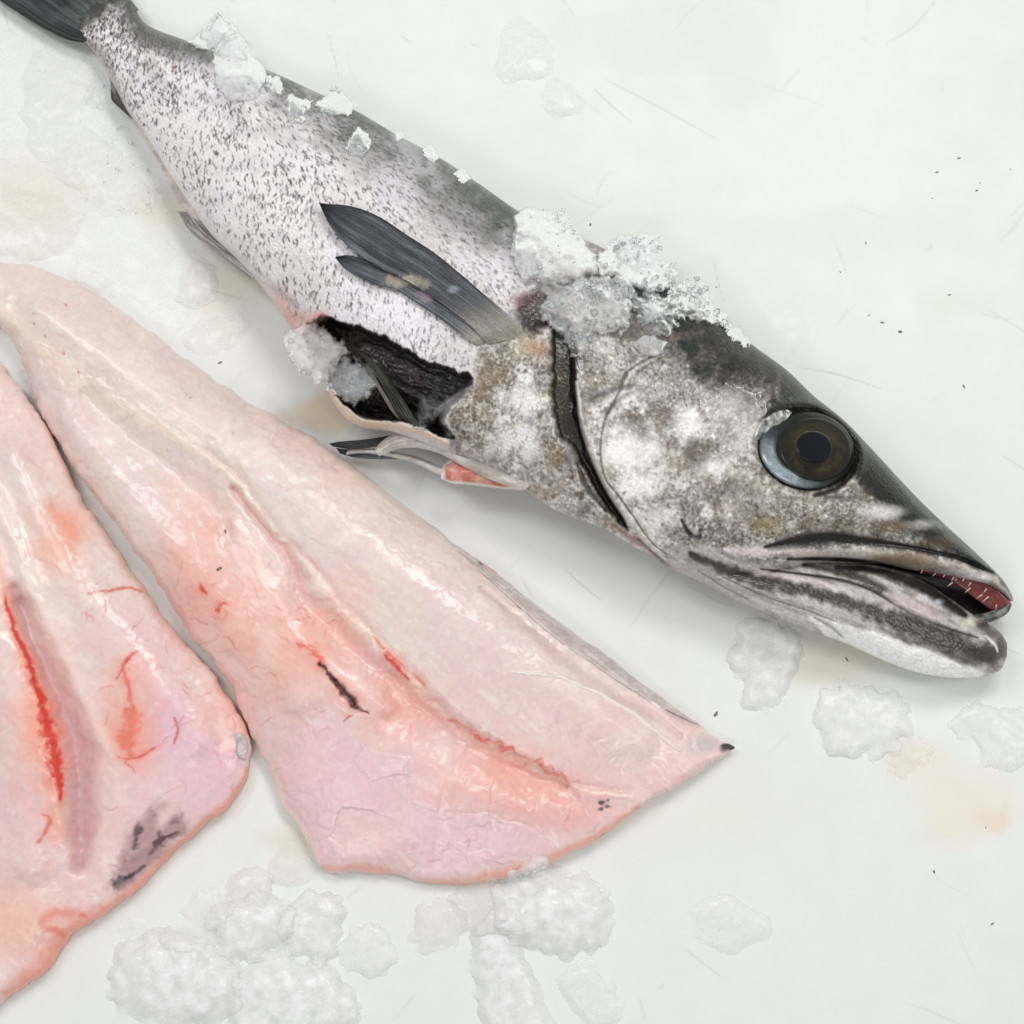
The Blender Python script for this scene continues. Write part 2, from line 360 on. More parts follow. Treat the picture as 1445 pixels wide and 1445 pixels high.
for k in range(210):                                  # old knife cuts
    x = r_.uniform(-60, 1500); y = r_.uniform(-60, 1500)
    an = r_.choice([.62, -.9, 1.25, .35, 2.3]) + r_.normal(0, .12); L = r_.uniform(20, 190) * (.5 if r_.random() < .6 else 1)
    if y > 900 and r_.random() < .6: continue
    dx, dy = math.cos(an) * L / 2, math.sin(an) * L / 2; bow = r_.normal(0, L * .04)
    bp.line([(x - dx, y - dy), (x - dy * .05 + bow, y + bow), (x + dx, y + dy)], [.5, r_.uniform(.7, 1.5), .4],
            [(196, 200, 182), (205, 210, 200), (214, 214, 196)][k % 3], r_.uniform(.2, .7), .7, h=-.3)
ax = np.concatenate([[-2600, -1200, -500], np.arange(-60, 1506, 2.7), [1950, 2650, 4050]]); nb_ = len(ax)
bxx, byy = np.meshgrid(ax, ax, indexing='ij'); bz = sample(bp.H, bxx.ravel(), byy.ravel())
gpos = np.column_stack([(bxx.ravel() - 722.5) * S, -(byy.ravel() - 722.5) * S, bz * S * .6])
# plan distances shrink away from the camera: stains are laid at their plan position on the plane itself
proj = place(bxx.ravel(), byy.ravel(), np.zeros(bxx.size)); far = (np.abs(bxx.ravel() - 722) > 800) | (np.abs(byy.ravel() - 722) > 800)
gpos[:, :2] = np.where(far[:, None], gpos[:, :2] * 1.5, proj[:, :2])
bm_, t, b = new_mat('white_cutting_board'); albedo_var(t, b, .015, 60)
n1 = obj_noise(t, 1100, 4); p1 = bump(t, b, n1.outputs[0], .12, .0004); bump(t, b, obj_noise(t, 22, 3).outputs[0], .25, .002, p1)
rr = node(t, 'ShaderNodeMapRange'); rr.inputs['To Min'].default_value = .48; rr.inputs['To Max'].default_value = .7; rr.inputs['From Min'].default_value = .35; rr.inputs['From Max'].default_value = .65
t.links.new(obj_noise(t, 14, 4).outputs[0], rr.inputs['Value']); t.links.new(rr.outputs[0], b.inputs['Roughness'])
b.inputs['Specular IOR Level'].default_value = .35
me = make_mesh('countertop', gpos, grid_faces(nb_, nb_, False), sample(bp.C, bxx.ravel(), byy.ravel()))
ctop = link(me, 'countertop', bm_); ctop['kind'] = 'structure'; ctop['label'] = 'white scratched plastic cutting counter with faint stains'
if me.polygons[0].normal.z < 0: me.flip_normals()

# ------------------------------------------------------------------ the fish: paint
fp = Paint((236, 231, 231)); P = fp
BODY = np.array([
 (160,-22,98,40,3,25),(172,-12,104,46,12,25),(186,2,112,52,21,26),(204,32,132,72,26,29),(262,57,155,110,36,36),(320,80,182,160,46,44),(380,100,212,200,56,53),(440,127,250,262,68,63),
 (500,155,296,328,80,73),(560,190,345,376,88,80),(620,222,396,440,94,86),(680,262,440,510,98,89),(732,298,490,592,100,90),(785,325,560,611,100,90),
 (845,347,640,642,100,90),(905,386,720,680,99,89),(960,408,785,720,98,88),(1010,440,845,743,98,88),(1060,485,900,774,96,86),(1110,522,955,806,92,84),
 (1150,560,1005,824,88,80),(1190,592,1050,828,82,76),(1225,628,1095,812,75,71),(1262,668,1140,797,67,67),(1300,708,1190,795,58,64),(1340,746,1250,797,49,61),
 (1375,778,1310,807,40,58),(1400,802,1361,817,30,56),(1418,822,1396,826,20,55),(1428,840,1418,840,10,54),(1430,848,1426,849,3,53)], float)
Q = hermite(BODY, 500); dors = Q[:, :2]; vent = Q[:, 2:4]
fsl = win(60, -40, 1445, 990); fx_, fy_ = grid(fsl)
dd = line_nd(fsl, dors[::5], 1.0)                                          # distance from the back line
n60 = fbm(fx_, fy_, 70, 201, 5); n14 = fbm(fx_, fy_, 16, 202, 4); n6 = fbm(fx_, fy_, 6, 203, 3)
ax_s = (fx_ * .85 + fy_ * .53)                                             # along the body
trunk = 1 - sstep(0, 26, (fx_ - (765 + (fy_ - 440) * .16)))
# trunk: grey-green back fading to silver
wf = .35 + .65 * sstep(280, 720, ax_s)
g = (1 - sstep(10, 140, dd / wf + (n60 - .5) * 70)) * trunk
P.mix(fsl, g * .85, (126, 128, 128))
g2 = (1 - sstep(0, 55, dd + (n14 - .5) * 60)) * trunk * sstep(520, 800, ax_s)
P.mix(fsl, g2 * .9, (70, 80, 62)); P.mix(fsl, (1 - sstep(2, 26, dd + (n6 - .5) * 30)) * trunk * .8, (72, 78, 64))
g3 = sstep(.46, .66, fbm(fx_ * .55 + fy_ * .3, fy_ * 1.5 - fx_ * .9, 26, 207, 4)) * (1 - sstep(20, 120, dd)) * trunk
P.mix(fsl, g3 * .5, (88, 90, 84))
P.mix(fsl, .35 * sstep(.5, .7, n60) * trunk, (236, 232, 240)); P.mix(fsl, .25 * sstep(.55, .75, n14) * trunk, (190, 184, 192))
# speckles: short dark dashes following the scale rows
r_ = np.random.default_rng(11); SB = [v for v in []]
cav = [(452,448),(480,455),(520,470),(560,488),(600,512),(640,526),(668,538),(650,558),(632,574),(627,592),(632,606),(636,618),(600,602),(560,592),(520,588),(496,576),(478,556),(455,530),(438,500),(430,470)]
cnt = 0
for k in range(15500):
    u = r_.random(); q = Q[int(16 + u * 418)]; v = r_.uniform(.03, .97)
    x = q[0] + (q[2] - q[0]) * v; y = q[1] + (q[3] - q[1]) * v
    if x > 765 + (y - 440) * .16 or (x > 690 and y > 430) or y < 5: continue
    width = math.hypot(q[2] - q[0], q[3] - q[1])
    cl = vnoise(np.array([x]), np.array([y]), 46, 77)[0]
    pr = (.15 + .95 * cl) * (1.15 - .6 * v) * (.4 + .6 * min(1, width / 230))
    if r_.random() > pr: continue
    an = (.55 + 1.05 * sstep(.12, .6, v)) if x > 330 else (1.9 - .4 * v)
    an += r_.normal(0, .30); L = r_.uniform(3, 7.6) * (.75 + .35 * min(1, width / 300)); wd = r_.uniform(.6, 1.25)
    c, s_ = math.cos(an) * L / 2, math.sin(an) * L / 2; kx, ky = -s_ * r_.normal(0, .35), c * r_.normal(0, .35)
    sh = r_.uniform(60, 105); sh2 = (sh, sh - 4, sh - 2)
    P.line([(x - c, y - s_), (x + kx, y + ky), (x + c, y + s_)], [wd * .7, wd, wd * .5], sh2, r_.uniform(.55, .95) * (.75 if v < .3 else 1), .6, smooth=False); cnt += 1
# head and collar: mottled silver and brown
head = 1 - trunk
col_reg = sstep(690, 700, fx_ + (fy_ - 500) * .0) * sstep(470, 500, fy_ + (fx_ - 700) * .1) * trunk
collar = [(672,498),(690,478),(716,462),(745,458),(778,462),(790,560),(800,640),(850,740),(800,730),(720,700),(650,670),(630,620),(628,590),(650,560),(670,540)]
csl, csd = P.poly(collar, (188, 184, 178), .92, 10, rag=8)
P.mix(fsl, head * .9, (202, 196, 188))
w1, w2, wid, _ = worley(fx_ * .95 + fy_ * .3, fy_ * .95 - fx_ * .3, 7.0, 301)
cm = np.zeros((CH, CW), np.float32); cm[csl] = sstep(-6, 6, csd); cm = np.maximum(cm[fsl], head * .75)
P.mix(fsl, cm * .55 * sstep(.40, .62, n60 * .55 + n14 * .45) * (1 - sstep(.0, .22, w2)), (240, 236, 226))
brown = sstep(.47, .60, n60 * .6 + n14 * .4 + .05 * n6); upper = sstep(1250, 1500, fx_ + fy_)
P.mix(fsl, cm * brown * .85 * (.5 + .5 * sstep(.05, .35, w2)), (98, 80, 60))
P.mix(fsl, cm * .55 * sstep(.50, .60, n6 * .6 + n14 * .4), (112, 96, 80))
P.mul(fsl, 1 + cm * (np.clip((fbm(fx_, fy_, 3.2, 231, 2) - .5) * 1.3, -.45, .35) + (n14 - .5) * .5))
P.mix(fsl, cm * .8 * sstep(.57, .68, fbm(fx_, fy_, 24, 209, 4) * .6 + fbm(fx_, fy_, 5, 210, 2) * .4), (244, 242, 238))
P.mix(fsl, cm * .30 * sstep(.5, .7, fbm(fx_, fy_, 40, 211, 4)), (168, 142, 104))
P.mix(fsl, cm * .22 * sstep(.55, .75, fbm(fx_, fy_, 30, 214, 3)), (150, 132, 156))
for x, y, r in [(885,635,30),(905,690,26),(870,640,20),(930,735,24),(960,600,26),(1010,660,24),(890,560,18),(740,560,26),(720,620,30)]:
    P.blob(x, y, r * 1.3, (244, 242, 240), .8, r, 1.1, int(x))
for x, y, r in [(1075,720,40),(1030,690,34),(945,580,30),(900,600,26),(830,560,24),(1180,735,36),(1250,745,34),(990,640,30),(850,520,26),(870,465,30),(1005,520,30)]:
    P.blob(x, y, r, (104, 86, 64), .55, r * .7, 1.0, int(x + 7))
P.blob(1085, 742, 24, (176, 158, 104), .6, 12, .6, 9); P.blob(735, 490, 26, (206, 196, 168), .5, 20, .7, 10); P.blob(762, 490, 22, (176, 136, 106), .7, 18, .5, 12)
for k in range(240):                                                       # scale rims on the collar
    x = r_.uniform(655, 795); y = r_.uniform(500, 640)
    if not poly_in(np.array([x]), np.array([y]), collar)[0]: continue
    an = r_.normal(.55, .2); rr_ = r_.uniform(4, 6)
    pts = [(x + rr_ * math.cos(a), y + rr_ * math.sin(a)) for a in np.linspace(an - 1.2, an + 1.2, 5)]
    P.line(pts, .7, (236, 230, 212) if r_.random() < .55 else (104, 90, 72), .6, .6, smooth=False)
for k in range(700):                                                       # white flake specks and dark pores on the head
    x = r_.uniform(815, 1240); y = r_.uniform(480, 850)
    P.blob(x, y, r_.uniform(1.2, 2.6), (250, 248, 244) if r_.random() < .5 else (78, 64, 50), r_.uniform(.3, .8), None, .5, k)
# dark green-black back of the head
bn_ = (n14 - .5) * 95 + (n60 - .5) * 80 + (n6 - .5) * 45 + (fbm(fx_, fy_, 3.0, 233, 2) - .5) * 30
nape = 1 - sstep(60, 190, np.hypot(fx_ - 975, fy_ - 455))
bd = (1 - sstep(5, 62 + 45 * nape, dd + bn_ - 22 * nape)) * sstep(830, 940, fx_)
P.mix(fsl, bd * .93, (30, 35, 29)); P.mix(fsl, bd * .55 * sstep(.5, .62, fbm(fx_, fy_, 20, 235, 4)), (22, 60, 36)); P.mix(fsl, bd * .5 * sstep(.56, .68, fbm(fx_, fy_, 8, 236, 3)), (104, 98, 84))
P.poly([(1180,596),(1215,612),(1250,660),(1290,705),(1270,712),(1225,690),(1205,665),(1200,635)], (24, 30, 26), .92, 9, rag=6)
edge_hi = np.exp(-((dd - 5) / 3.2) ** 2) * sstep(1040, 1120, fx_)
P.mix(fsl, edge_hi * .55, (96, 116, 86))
P.line([(1205,648),(1240,690),(1280,725),(1330,762),(1385,800)], [8,12,14,12,6], (36,46,38), .8, .7, rag=.5)
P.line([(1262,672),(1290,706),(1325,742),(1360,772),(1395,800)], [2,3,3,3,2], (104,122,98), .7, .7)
# gill slit
slit = [(776,456),(806,458),(808,520),(812,570),(822,615),(842,665),(866,710),(886,746),(874,738),(846,700),(820,655),(800,625),(786,610),(781,560),(779,500)]
P.poly(slit, (50, 41, 28), 1, 3.5, h=-17, hs=7, rag=5, smooth=True); P.blob(794, 545, 14, (92, 80, 46), .55, 40, .9, 4); P.blob(806,640,10,(84,66,50),.6,30,.6,3)
P.line([(806,470),(808,520),(813,575),(824,618),(846,672),(884,744)], [4,5,5,4.5,3.5,2], (18,14,12), .95, .4)
P.line([(814,540),(822,600),(838,650),(866,705),(905,755),(940,790)], [2.5,3.2,3,3,2.5,2], (222,216,206), .8, .6, h=5, hsoft=1.6)
P.line([(900,760),(940,796),(975,815)], [1.5,2,1], (70,60,50), .8, .6)
P.line([(865,741),(900,765),(925,782)], [2,3,1], (176,104,84), .6, .8)
P.line([(815,655),(830,690),(855,720)], [2,5,2], (52,44,36), .75, .6, h=-5)
# cheek plate edges
pre = [(938,500),(918,509),(890,527),(877,557),(857,597),(851,640),(858,678),(873,698),(895,728),(925,770),(960,795)]
P.line(pre, [.5,1.4,2.4,3,3.4,3.6,3.4,3,2.6,2,1], (224,218,208), .5, .8, h=4, hsoft=3.0, rag=.5)
P.line([(x - 4, y - 3) for x, y in pre], [.5,1,1.4,2,1.3,1,1,1.2,1.2,1,1], (74,58,44), .7, .8, h=-3, hsoft=1.6, rag=.5)
P.line([(858,580),(880,560),(905,548),(880,545),(835,562)], [3,4,3,3,2], (96,78,70), .5, .9)
P.line([(835,560),(862,550),(888,548)], [3,5,2], (110,92,116), .5, .9)
P.line([(962,734),(972,752),(985,758),(988,748)], [2,3,4,2], (60,52,54), .8, .7, h=-5); P.blob(982,750,6,(210,200,206),.7)
# eye socket
def ell(cx, cy, rx, ry, rot, n=40): return [(cx + rx * math.cos(a) * math.cos(rot) - ry * math.sin(a) * math.sin(rot), cy + rx * math.cos(a) * math.sin(rot) + ry * math.sin(a) * math.cos(rot)) for a in np.linspace(0, 2 * math.pi, n, endpoint=False)]
EYE = (1139, 635, 71, 57, .22)
P.poly(ell(*EYE), (22, 24, 22), 1, 2.5, h=-20, hs=9, rag=1.5)
P.line(ell(1139, 635, 80, 66, .22) + [ell(1139, 635, 80, 66, .22)[0]], 6, None, h=3, smooth=False)
P.line([(1080,585),(1110,574),(1150,578),(1190,602),(1215,640)], [5,8,9,9,6], (22,28,22), .9, .6)
P.line([(1205,668),(1180,690),(1150,699)], [3,4,3], (14,16,16), .9, .6)
P.line([(1170,700),(1200,702),(1230,690)], [2,4,2], (110,104,106), .5, .9); P.blob(1250,722,34,(240,238,238),.7,12,.5,31); P.blob(1300,740,26,(240,238,236),.6,8,.5,33)
P.blob(1260,742,40,(128,100,66),.6,9,.7,35); P.blob(1320,765,30,(122,98,66),.6,8,.7,36)
# jaw stripes
lower = [(930,770),(1000,770),(1080,800),(1129,792),(1185,796),(1246,799),(1292,814),(1340,843),(1372,866),(1424,890),(1428,960),(1290,960),(1190,920),(1060,866),(950,815)]
P.poly(lower, (206, 200, 196), .78, 8, rag=4)
lsl = win(920, 760, 1440, 965); lx, ly = grid(lsl); al = lx * .92 + ly * .39; ac = -lx * .39 + ly * .92
streak = fbm(al * .18, ac, 6, 401, 4); P.mix(lsl, .55 * sstep(.5, .7, streak) * (poly_sd(lsl, lower) > 0), (150, 138, 128))
P.line([(1025,776),(1060,778),(1110,775),(1160,784)], [4,7,7,3], (228,214,216), .9, .8)
P.line([(1030,800),(1080,806),(1130,818),(1190,834)], [4,7,6,4], (226,214,214), .8, .8)
P.line([(975,782),(1000,793),(1031,806),(1077,823),(1123,830),(1172,843),(1216,858),(1262,877),(1308,893),(1354,911),(1396,926)], [4,6,8,9,9,9,10,14,16,15,10], (78,66,54), .93, .7, rag=.7, seed=5)
P.line([(1230,862),(1275,880),(1320,898),(1360,914),(1400,930)], [3,8,9,8,4], (56,54,48), .75, .8, rag=.8, seed=6)
P.line([(1074,803),(1123,809),(1185,818),(1231,833),(1277,860),(1330,884),(1380,900)], [1.4,1.8,2.2,2.6,2.4,2,1], (66,52,46), .9, .6, h=-3.5, hsoft=2)
P.line([(1135,797),(1180,806),(1216,817),(1246,832),(1266,850)], [3,5,7,6,2], (88,70,58), .85, .8, rag=.5)
P.line([(1180,800),(1230,804),(1270,815),(1310,833),(1345,857),(1362,868)], [4,6,8,8,7,4], (40,38,42), .93, .6, rag=.4)
P.line([(1250,838),(1290,856),(1330,874)], [4,9,5], (214,196,200), .8, .9, rag=.4)
P.blob(1300,842,12,(224,222,226),.8,5,.8,3); P.blob(1322,850,9,(210,210,226),.8,5,.8,4); P.blob(1368,878,9,(236,228,206),.85,7,.6,6); P.blob(1388,884,12,(92,80,52),.8,9,.5,7)
P.blob(1408,915,20,(96,92,86),.9,34,.8,8); P.blob(1330,905,50,(110,104,94),.5,14,.9,18); P.blob(1372,930,26,(108,102,92),.6,12,.9,9); P.line([(1392,898),(1404,910),(1408,920)], [1.5,2,1], (235,235,235), .8, .6)
P.line([(985,805),(1040,838),(1100,862),(1160,885)], [1,1.4,1.4,1], (140,130,118), .7, .7, h=-2); P.line([(1020,815),(1080,842),(1140,862),(1180,878)], [1,1.6,1.6,1], (150,140,130), .7, .7, h=-2)
P.line([(1060,845),(1110,866),(1150,878)], [3,4,3], (232,232,228), .7, .9)
P.poly([(1140,868),(1191,880),(1246,896),(1308,918),(1354,936),(1392,951),(1340,970),(1240,950),(1180,915),(1160,893)], (243, 243, 242), .95, 3.5, rag=3)
P.line([(1150,872),(1172,884),(1190,900)], [2,2.5,1.5], (176,168,160), .7, .7, h=-3)
# upper lip and grooves
lip = [(1105,780),(1160,774),(1230,774),(1300,784),(1360,796),(1408,814),(1432,850),(1405,832),(1360,820),(1300,810),(1230,798),(1160,794)]
P.poly(lip, (214, 206, 198), .8, 3, rag=3); P.blob(1270,790,46,(160,128,86),.65,8,.8,41); P.blob(1325,800,26,(150,122,100),.5,7,.9,42); P.blob(1375,818,24,(244,244,244),.9,8,.5,43)  # last near-white blob is a highlight painted on the lip
P.line([(1080,772),(1123,763),(1169,758),(1215,763),(1262,769),(1308,777),(1354,788),(1400,808)], [2,7,8.5,7,4.2,3.2,2.6,1.5], (30,27,30), .97, .5, h=-9, hsoft=1.7)
P.line([(1085,776),(1130,770),(1165,767)], [2,4,3], (84,76,84), .6, .9)
P.line([(1112,789),(1169,789),(1231,794),(1277,806)], [2,3,3,3], (22,20,22), .95, .5, h=-4)
P.line([(1400,822),(1415,834),(1426,848)], [3,5,4], (176,178,174), .8, .8)
# belly cavity: cut open, black lining
cav = [tuple(c_) for c_ in curve(cav + [cav[0]], 4)]
csl2, csd2 = P.poly(cav, None, 0, 2.2, h=-74, hs=4, rag=7, seed=8); P.mix(csl2, sstep(-5.5, -2.5, csd2), (34, 26, 28))
sl = bbox(cav, 20); sd = poly_sd(sl, cav); x, y = grid(sl); inn = sstep(2, 14, sd)
fold = fbm(x * .5 + y * .2, y * 1.2 - x * .5, 24, 501, 4); P.H[sl] += inn * (fold - .5) * 14
P.mix(sl, inn * .6 * sstep(.52, .7, fold), (62, 44, 46)); P.mix(sl, inn * .3 * sstep(.6, .75, fbm(x, y, 12, 503, 3)), (92, 74, 78))
P.line([(668,538),(650,558),(632,574),(627,592),(634,612)], [3,5,7,6,4], (226,222,220), .8, .8, h=5)
P.blob(452,446,11,(226,158,146),.95,9,.3,3); P.blob(430,452,16,(222,170,158),.7,14,.5,4)
P.poly([(345,380),(372,420),(400,455),(425,505),(455,550),(480,592),(510,608),(530,606),(500,590),(478,565),(455,530),(436,498),(425,465),(395,425)], (232, 196, 186), .85, 6, rag=3)
P.blob(405,462,20,(222,138,126),.7,26,.7,6); P.blob(400,425,14,(232,180,172),.6,20,.7,7)
P.line([(474,564),(490,584),(520,597),(560,601),(600,612),(632,626)], [4,5,5,5,4,3], (230,210,188), .95, .6, h=6)
P.line([(240,255),(290,325),(350,378),(420,430)], [3,5,6,4], (168,162,160), .55, .9); P.line([(262,285),(310,345),(380,400)], [2,3,2], (236,232,230), .6, .8, h=-3)
P.blob(735,425,16,(150,110,112),.9,14,.4,5); P.poly([(722,440),(760,402),(784,420),(780,462),(750,470)], (78, 52, 54), .9, 7, h=-9, hs=12, rag=9); P.blob(756,452,20,(36,24,24),.97,14,.5,8)
P.blob(692,398+85,4,(190,70,50),.8); P.blob(244,95,2.6,(190,40,50),.9)
P.line([(118,55),(140,74),(160,112),(176,150),(200,186)], [4,5,5,4,3], (150,140,136), .6, .9)
P.line([(190,10),(205,32),(260,56)], [6,7,7], (126,124,120), .6, .9, rag=.5)
P.line([(172,-16),(136,12),(102,42)], [14,15,13], (56,56,52), .93, .9, rag=1.0)
P.line([(160,-30),(124,0),(92,32)], [12,12,12], (44,46,44), .95, .7)
# fine unevenness everywhere
P.mul(fsl, np.clip(1 + head * (fbm(fx_, fy_, 3.4, 241, 2) - .5) * .35, .6, 1.25))
P.H[fsl] += (n14 - .5) * 2.2 * cm + (n6 - .5) * .9 * cm + (1 - sstep(0, .25, w2)) * -.5 * cm

rows_ = worley(ax_s * .8, (-fx_ * .53 + fy_ * .85) * 1.15, 6.2, 331)[1]
P.mul(fsl, 1 + .05 * trunk - trunk * (.10 * (1 - sstep(.02, .30, rows_)) + .10 * (n6 - .5))); P.H[fsl] -= trunk * .7 * (1 - sstep(.02, .3, rows_))
lumf = P.C[fsl].mean(-1); ce = .42 * head + .12 * trunk
P.mul(fsl, np.clip(np.maximum(lumf, .004) / .66, .02, 1.35) ** ce)
FISH = empty('whole_fish', (0, 0, 0), 'whole silver hake with dark speckled scales lying on the white counter', 'fish')
def prof_body(v, u): return np.clip(1 - np.abs(v) ** 2.25, 0, 1) ** .62
V, F, caps, C = body_sweep(BODY, 1150, 270, 18, fp, prof_body)
link(make_mesh('body', V, tri_quads(F, caps), C), 'body', skin, FISH)
JAW = np.array([(985,768,950,800,34,62),(1040,788,1000,826,52,62),(1090,796,1062,857,60,60),(1129,793,1123,882,60,58),(1185,795,1191,906,56,56),
 (1246,798,1246,931,52,54),(1292,814,1292,948,47,52),(1339,843,1339,956,41,50),(1370,865,1372,956,35,48),(1393,879,1396,953,27,47),(1411,892,1413,944,17,46),(1421,907,1421,926,7,46)], float)
V, F, caps, C = body_sweep(JAW, 420, 110, 14, fp, prof_body)
link(make_mesh('lower_jaw', V, tri_quads(F, caps), C), 'lower_jaw', skin, FISH)
ZFISH = ZMAP.copy()

# loose sheets: fins, flaps, mouth shade filler
def sheet(name, st_, zf, colf, mat, parent, nu=90, nv=40, thick=2.0, ridge=0.0, nr=12, wav=0.0, label=None):
    Q = hermite(np.asarray(st_, float), nu); u = np.linspace(0, 1, nu)[:, None]; v = np.linspace(0, 1, nv)[None, :] * np.ones((nu, 1)); u = u * np.ones_like(v)
    px = Q[:, None, 0] + (Q[:, None, 2] - Q[:, None, 0]) * v; py = Q[:, None, 1] + (Q[:, None, 3] - Q[:, None, 1]) * v
    z = zf(u, v, px, py) + ridge * np.abs(np.sin(v * nr * math.pi)) * sstep(0, .1, v) * sstep(0, .1, 1 - v) + wav * (fbm(px, py, 30, 61, 3) - .5)
    th = thick * np.minimum(1, .25 + 6 * np.minimum(v, 1 - v)) * (1 - .6 * u)
    top = place(px, py, z + th); bot = place(px, py, np.maximum(z - th, .5)); n = nu * nv
    col = colf(u, v, px, py).reshape(-1, 3)
    Vs = np.concatenate([top.reshape(-1, 3), bot.reshape(-1, 3)]); F1 = grid_faces(nu, nv, False); F2 = F1[:, ::-1] + n
    bi = np.concatenate([np.arange(nv), np.arange(1, nu) * nv + nv - 1, (nu - 1) * nv + np.arange(nv - 2, -1, -1), np.arange(nu - 2, 0, -1) * nv]); b2 = np.roll(bi, -1)
    F3 = np.stack([bi, b2, b2 + n, bi + n], -1)
    o = link(make_mesh(name, Vs, np.concatenate([F1[:, ::-1], F2[:, ::-1], F3[:, ::1]]), np.concatenate([col, col])), name, mat, parent)
    if label: o['label'] = label
    return o
def ray_col(c0, c1, nr, seed, edge=None, tip=None, patch=None, base=None):
    c0, c1 = s2l(c0), s2l(c1)
    def f(u, v, px, py):
        vw = v + .035 * (vnoise(u * 5, v * 9, 1.0, seed + 8) - .5); k = np.abs(np.sin(vw * nr * math.pi)) ** 2 * vnoise(u * 2, np.floor(vw * nr) * 7.3, 1.0, seed + 2); nz = fbm(u * 40, v * nr * 5, 8, seed, 4)
        m = np.clip(.35 * k + 1.5 * (nz - .40), 0, 1)[..., None]; c = c0 * (1 - m) + c1 * m
        fine = (vnoise(u * 14 + v * 3, vw * nr * 22, 6, seed + 5) - .5)[..., None]; c = np.clip(c * (1 + .9 * fine), 0, 1)
        if edge is not None:
            e = (1 - sstep(.02, .12, v))[..., None]; c = c * (1 - e) + s2l(edge) * e
        if tip is not None:
            e = sstep(.72, 1, u + .15 * (nz - .5))[..., None] * .85; c = c * (1 - e) + s2l(tip) * e
        if base is not None:
            e = (1 - sstep(.02, .26, u + .3 * (nz - .5)))[..., None] * .9; c = c * (1 - e) + s2l(base) * (.75 + .5 * nz[..., None]) * e
        if patch is not None:
            for (x, y, r, pc) in patch:
                e = (.85 * (1 - sstep(.3, 1.2, np.hypot(px - x, (py - y) * 1.7) / r + 1.2 * (fbm(px, py, 8, 9, 3) - .5))))[..., None]; c = c * (1 - e) + s2l(pc) * e
        return c
    return f
def on_fish(lift):
    def f(u, v, px, py):
        zz = sample(ZFISH, px, py); base = np.maximum(zz, 10); base = base.mean(1, keepdims=True) * .5 + base * .5
        return base + lift(u, v)
    return f
PEC = empty_parts = None
pec2 = [(722,462,677,490),(690,440,648,470),(655,420,619,448),(620,402,587,427),(590,388,561,410),(560,378,527,400),(533,371,498,386),(510,364,486,378),(490,360,478,370),(474,362,473,364)]
sheet('pectoral_fin', pec2, on_fish(lambda u, v: 5 + 5 * u - 9 * (1 - sstep(0, .07, u + .02 * v))), ray_col((46,48,54),(108,112,122),7,71,None,(28,28,32),[(560,395,22,(170,158,140)),(600,418,16,(150,128,140))], (168,162,150)), M_fin, FISH, 160, 90, 2, .8, 9, 4)
pec1 = [(745,474,690,486),(716,443,660,456),(684,416,634,436),(648,385,604,415),(612,356,570,394),(575,332,536,378),(539,308,506,359),(510,295,483,340),(484,289,465,317),(466,288,456,300),(449,286,451,288)]
sheet('pectoral_fin', pec1, on_fish(lambda u, v: 8 + 6 * np.sin(u * 2.2) + 2 * v - 11 * (1 - sstep(0, .07, u + .02 * v))), ray_col((46,48,54),(116,120,128),11,72,(22,22,26),(24,24,28),[(576,398,20,(176,166,146)),(640,408,9,(140,150,160)),(595,400,14,(150,140,124))], (168,162,150)), M_fin, FISH, 200, 150, 2, .9, 17, 5)
# pelvic fins
pel1 = [(612,618,580,606),(590,596,560,584),(570,565,543,552),(548,532,525,520),(522,505,506,497),(496,486,485,480),(472,472,466,468),(453,464,452,465)]
sheet('pelvic_fin', pel1, lambda u, v, px, py: 104 + 30 * np.sin(u * 2.4), ray_col((34,36,33),(112,114,102),5,73,None,(24,24,24)), M_fin, FISH, 110, 34, 2, 2.2, 5)
pel1b = [(592,612,572,604),(566,588,552,580),(544,556,534,550),(528,530,520,526),(506,506,502,504)]
sheet('pelvic_fin', pel1b, lambda u, v, px, py: 98 + 24 * np.sin(u * 2.0), ray_col((120,114,106),(172,166,156),3,74,None,(60,58,52)), M_fin, FISH, 60, 16, 2, 1.5, 3, label='pale underside of the folded pelvic fin')
def flat_col(c0, c1, seed, sc_=20):
    def f(u, v, px, py):
        m = sstep(.35, .65, fbm(px + u * 9, py * 2, sc_, seed, 4))[..., None]; return s2l(c0) * (1 - m) + s2l(c1) * m
    return f
# cut throat strips and second pelvic fin hanging over the counter
strip1 = [(752,686,754,682),(735,692,742,666),(700,680,713,645),(660,662,668,628),(620,640,622,614),(585,632,582,606),(560,634,552,614),(545,640,535,626),(535,644,528,636)]
sheet('throat_strip', strip1, lambda u, v, px, py: 104 - 40 * u + 12 * np.sin(v * math.pi), flat_col((196,186,178),(226,220,214),81), M_flap, FISH, 100, 30, 3, 1.6, 3, 5)
strip2 = [(742,692,735,682),(690,688,690,672),(650,680,652,664),(615,668,618,656),(580,652,584,643),(550,645,552,637),(515,640,516,632),(488,642,490,636)]
sheet('throat_strip', strip2, lambda u, v, px, py: 46 - 14 * u + 8 * np.sin(v * math.pi), flat_col((206,200,192),(234,230,222),82), M_flap, FISH, 100, 24, 3, 1.2, 2, 5)
pel2 = [(575,624,560,612),(545,628,530,618),(520,632,505,621),(492,634,480,623),(470,630,464,626)]
sheet('pelvic_fin', pel2, lambda u, v, px, py: 54 - 8 * u, ray_col((18,18,22),(54,56,60),4,75,None,(14,14,18)), M_fin, FISH, 70, 22, 2, 1.5, 4)
pel3 = [(560,648,548,634),(530,648,516,634),(502,646,490,634),(480,640,474,632)]
sheet('pelvic_fin', pel3, lambda u, v, px, py: 34 - 6 * u, ray_col((58,66,76),(140,148,156),4,76,None,(30,34,42)), M_fin, FISH, 60, 22, 2, 1.2, 4)
